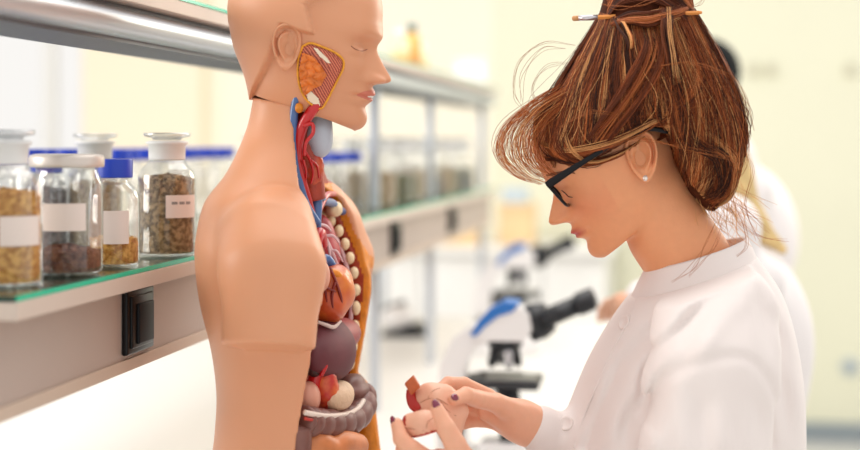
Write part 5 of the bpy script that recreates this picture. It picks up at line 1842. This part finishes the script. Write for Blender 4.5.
# ================================================================== people behind
m_coat2 = mat('white_lab_coat_cloth', (234, 228, 228), 0.85, sheen=0.2)
m_trs = mat('grey_trousers', (84, 90, 104), 0.8)


def bg_person(label, px, py, d, hair_rgb, long_hair, lean, armpts, bulk, skin=(228, 176, 146)):
    """standing figure facing left; px,py = head centre"""
    c = ST(px, py, d)
    t = thing('person', label, 'person', S2W(np.array([c[0] + 0.05, d, 0.0])))
    kv = [list(r) for r in HEAD_KEYS]
    v, f = head_mesh(kv, HEAD_PROF, 70, 60)
    H = 0.222
    hx = c[0] - 0.42 * H - (v[:, 0]) * H + 0.0
    hs = np.stack([c[0] - (v[:, 0] + 0.43) * H, d + v[:, 1] * H, c[2] + (v[:, 2] - 0.55) * H], 1)
    z0 = c[2]
    nb_ = np.array([c[0] + 0.055, d, z0 - 0.22])
    g = Grid(np.array([c[0] - 0.15, d - 0.14, z0 - 0.42]), np.array([c[0] + 0.25, d + 0.14, z0 + 0.02]), 0.008)
    nk = g.chain([np.array([c[0] + 0.015, d, z0 - 0.06]), nb_, nb_ + np.array([0.02, 0, -0.1])], [0.052, 0.056, 0.08], 0.02)
    nv_, nf_ = g.mesh(nk)
    parts = [(hs, [q[::-1] for q in f]), (nv_, [tuple(q) for q in nf_])]
    hands = []
    for pts in armpts:
        e, w = np.array(pts[-2]), np.array(pts[-1])
        ax = (w - e) / np.linalg.norm(w - e)
        up = np.array([0, 0, 1.0]) - ax * ax[2]; up /= np.linalg.norm(up)
        sd_ = np.cross(ax, up)
        fing = []
        for k in range(4):
            o_ = w + ax * 0.085 + sd_ * (k - 1.5) * 0.019
            fing.append(([o_, o_ + ax * 0.035 - up * 0.006, o_ + ax * 0.055 - up * 0.020, o_ + ax * 0.062 - up * 0.040], [0.0095, 0.0088, 0.008, 0.007]))
        th = w + ax * 0.03 - sd_ * 0.03
        fing.append(([th, th + ax * 0.03 - sd_ * 0.012 - up * 0.012, th + ax * 0.055 - sd_ * 0.010 - up * 0.028], [0.012, 0.0105, 0.008]))
        pal = [(w, w + ax * 0.08 + sd_ * (k - 1) * 0.026, 0.022, 0.014) for k in range(3)]
        hands.append(hand_mesh(fing, pal, ([e, w], [0.038, 0.025]), h=0.004))
    parts += [(a, [tuple(q) for q in b]) for a, b in hands]
    bd = obj('body', merge(*parts), mat('fair_skin_' + ('warm' if long_hair else 'light'), skin, 0.5, spec=0.4), t, stage=True)
    # hair
    mh_ = mat('blonde_hair' if long_hair else 'black_hair', hair_rgb, 0.75, spec=0.15, rgb2=tuple(int(x * (0.88 if long_hair else 0.6)) for x in hair_rgb), vscale=40, bump=0.4, bscale=90)
    g = Grid(np.array([c[0] - 0.16, d - 0.16, z0 - 0.36]), np.array([c[0] + 0.26, d + 0.16, z0 + 0.17]), 0.006)
    fh = g.ell(np.array([c[0] + 0.022, d, z0 + 0.030]), (0.104, 0.090, 0.098))
    if long_hair:
        fh = smin(fh, g.chain([np.array([c[0] + 0.045, d, z0]), np.array([c[0] + 0.075, d, z0 - 0.10]), np.array([c[0] + 0.13, d - 0.02, z0 - 0.195])], [0.072, 0.060, 0.034], 0.03), 0.03)
        fh = smin(fh, g.chain([np.array([c[0] + 0.13, d - 0.02, z0 - 0.19]), np.array([c[0] + 0.19, d - 0.05, z0 - 0.245])], [0.030, 0.010], 0.02), 0.02)
    face = np.maximum(g.X - (c[0] - 0.035 + np.clip((z0 + 0.03 - g.Z) * 0.3, -0.03, 0.05)), g.Z - (z0 + 0.060))
    fh = smax(fh, -face, 0.012)
    hv_, hf_ = g.mesh(fh)
    obj('hair', (hv_, hf_), mh_, t, stage=True)
    # coat
    g = Grid(np.array([c[0] - 0.50, d - 0.34, 0.50]), np.array([c[0] + 0.42, d + 0.34, z0 - 0.10]), 0.010)
    fcx_ = g.ell(nb_ + np.array([lean * 0.4 + (bulk - 0.125) * 0.5, 0, -0.22]), (bulk, 0.185, 0.22))
    fcx_ = smin(fcx_, g.chain([nb_ + np.array([lean * 0.7, 0, -0.35]), nb_ + np.array([lean, 0, -0.60]), np.array([nb_[0] + lean, d, 0.52])], [0.135, 0.145, 0.17], 0.05, (0.95, 1.15, 1)), 0.06)
    for s in (-1, 1):
        fcx_ = smin(fcx_, g.chain([nb_ + np.array([0.005, s * 0.05, -0.035]), nb_ + np.array([0.01 + (bulk - 0.125) * 0.9, s * 0.165, -0.085])], [0.06, 0.066], 0.03), 0.04)
    for pts in armpts:
        q = [np.array(p) for p in pts]
        q[-1] = q[-1] + (q[-1] - q[-2]) / np.linalg.norm(q[-1] - q[-2]) * 0.03
        fcx_ = smin(fcx_, g.chain(q, [0.068, 0.056, 0.040][:len(q)] if len(q) == 3 else [0.068, 0.05], 0.02), 0.03)
    neckc = np.sqrt((g.X - nb_[0] + 0.0) ** 2 + (g.Y - d) ** 2 + 0 * g.Z) - 0.062
    fcx_ = smax(fcx_, -np.maximum(neckc, -(g.Z - (nb_[2] - 0.06))), 0.006)
    cv2, cf2 = g.mesh(fcx_)
    ct = obj('coat', (cv2, cf2), m_coat2, t, stage=True)
    obj('collar', merge(*[lathe([(0.066, -0.045), (0.064, 0.0), (0.066, 0.012), (0.078, -0.004), (0.086, -0.05)], 28, nb_ + np.array([0.0, 0, -0.03]), (-0.25, 0, 1))]), m_coat2, ct, stage=True)
    g = Grid(np.array([c[0] - 0.18, d - 0.25, 0.0]), np.array([c[0] + 0.35, d + 0.25, 0.60]), 0.012)
    fl = None
    for s in (-1, 1):
        q = g.chain([np.array([nb_[0] + lean, d + s * 0.09, 0.56]), np.array([nb_[0] + lean, d + s * 0.10, 0.10]), np.array([nb_[0] + lean - 0.13, d + s * 0.11, 0.045])], [0.085, 0.05, 0.04], 0.02)
        fl = q if fl is None else np.minimum(fl, q)
    fl = np.maximum(fl, -(g.Z - 0.002))
    lv, lf = g.mesh(fl)
    obj('trousers', (lv, lf), m_trs, t, stage=True)
    return t


dA = 3.06
bg_person('blonde person in white coat behind the woman, one hand at the nearer microscope', 684, 128, dA, (226, 196, 140), True, 0.05,
          [[ST(726, 228, dA - 0.16), ST(708, 296, dA - 0.18), ST(654, 298, dA - 0.04)], [ST(732, 228, dA + 0.17), ST(735, 330, dA + 0.20), ST(680, 380, dA + 0.10)]], 0.165)
dB = 4.25
bg_person('black-haired person in white coat standing farthest back behind the others', 696, 82, dB, (22, 25, 27), False, 0.04,
          [[ST(730, 158, dB - 0.17), ST(744, 235, dB - 0.20), ST(690, 262, dB - 0.14)], [ST(730, 158, dB + 0.17), ST(740, 235, dB + 0.20), ST(690, 255, dB + 0.12)]], 0.185)

# ================================================================== fittings on the back wall
m_out = mat('pale_grey_plastic', (206, 214, 214), 0.45)
def wallpt(px, py):
    q = ST(px, py, 1.0) - np.array([0, 0, ZC])
    w = S2W(q)
    k = WALL_Y / w[1]
    return np.array([w[0] * k, WALL_Y, ZC + w[2] * k])


p = wallpt(850, 367)
so = thing('wall_socket', 'round pale wall socket low on the yellow wall', 'socket', p)
obj('socket_plate', lathe([(0, 0.014), (0.030, 0.014), (0.042, 0.010), (0.046, 0.0)][::-1], 28, p, (0, -1, 0)), m_out, so)
obj('socket_well', lathe([(0.020, 0.0145), (0.020, 0.016), (0.017, 0.016), (0.015, 0.0148), (0, 0.0148)], 24, p, (0, -1, 0)), mat('grey_socket_well', (150, 164, 170), 0.5), so)
for i, (px, lb) in enumerate(((754, 'pale grey coat hook on the yellow wall, left of a pair'), (771, 'pale grey coat hook on the yellow wall, right of a pair'), (850, 'pale grey coat hook on the yellow wall at the right edge'))):
    p = wallpt(px, 70)
    hk = thing('wall_hook', lb, 'hook', p, 'coat hooks on the yellow wall')
    obj('hook_plate', box(p + np.array([0, -0.006, 0]), (0.045, 0.012, 0.06), 0.004), mat('putty_grey', (214, 210, 188), 0.5), hk)
    obj('hook_arm', tube([p + np.array([0, -0.012, -0.01]), p + np.array([0, -0.05, -0.02]), p + np.array([0, -0.06, 0.012])], [0.008, 0.007, 0.008], 8, 12), mat('putty_grey', (214, 210, 188), 0.5), hk)
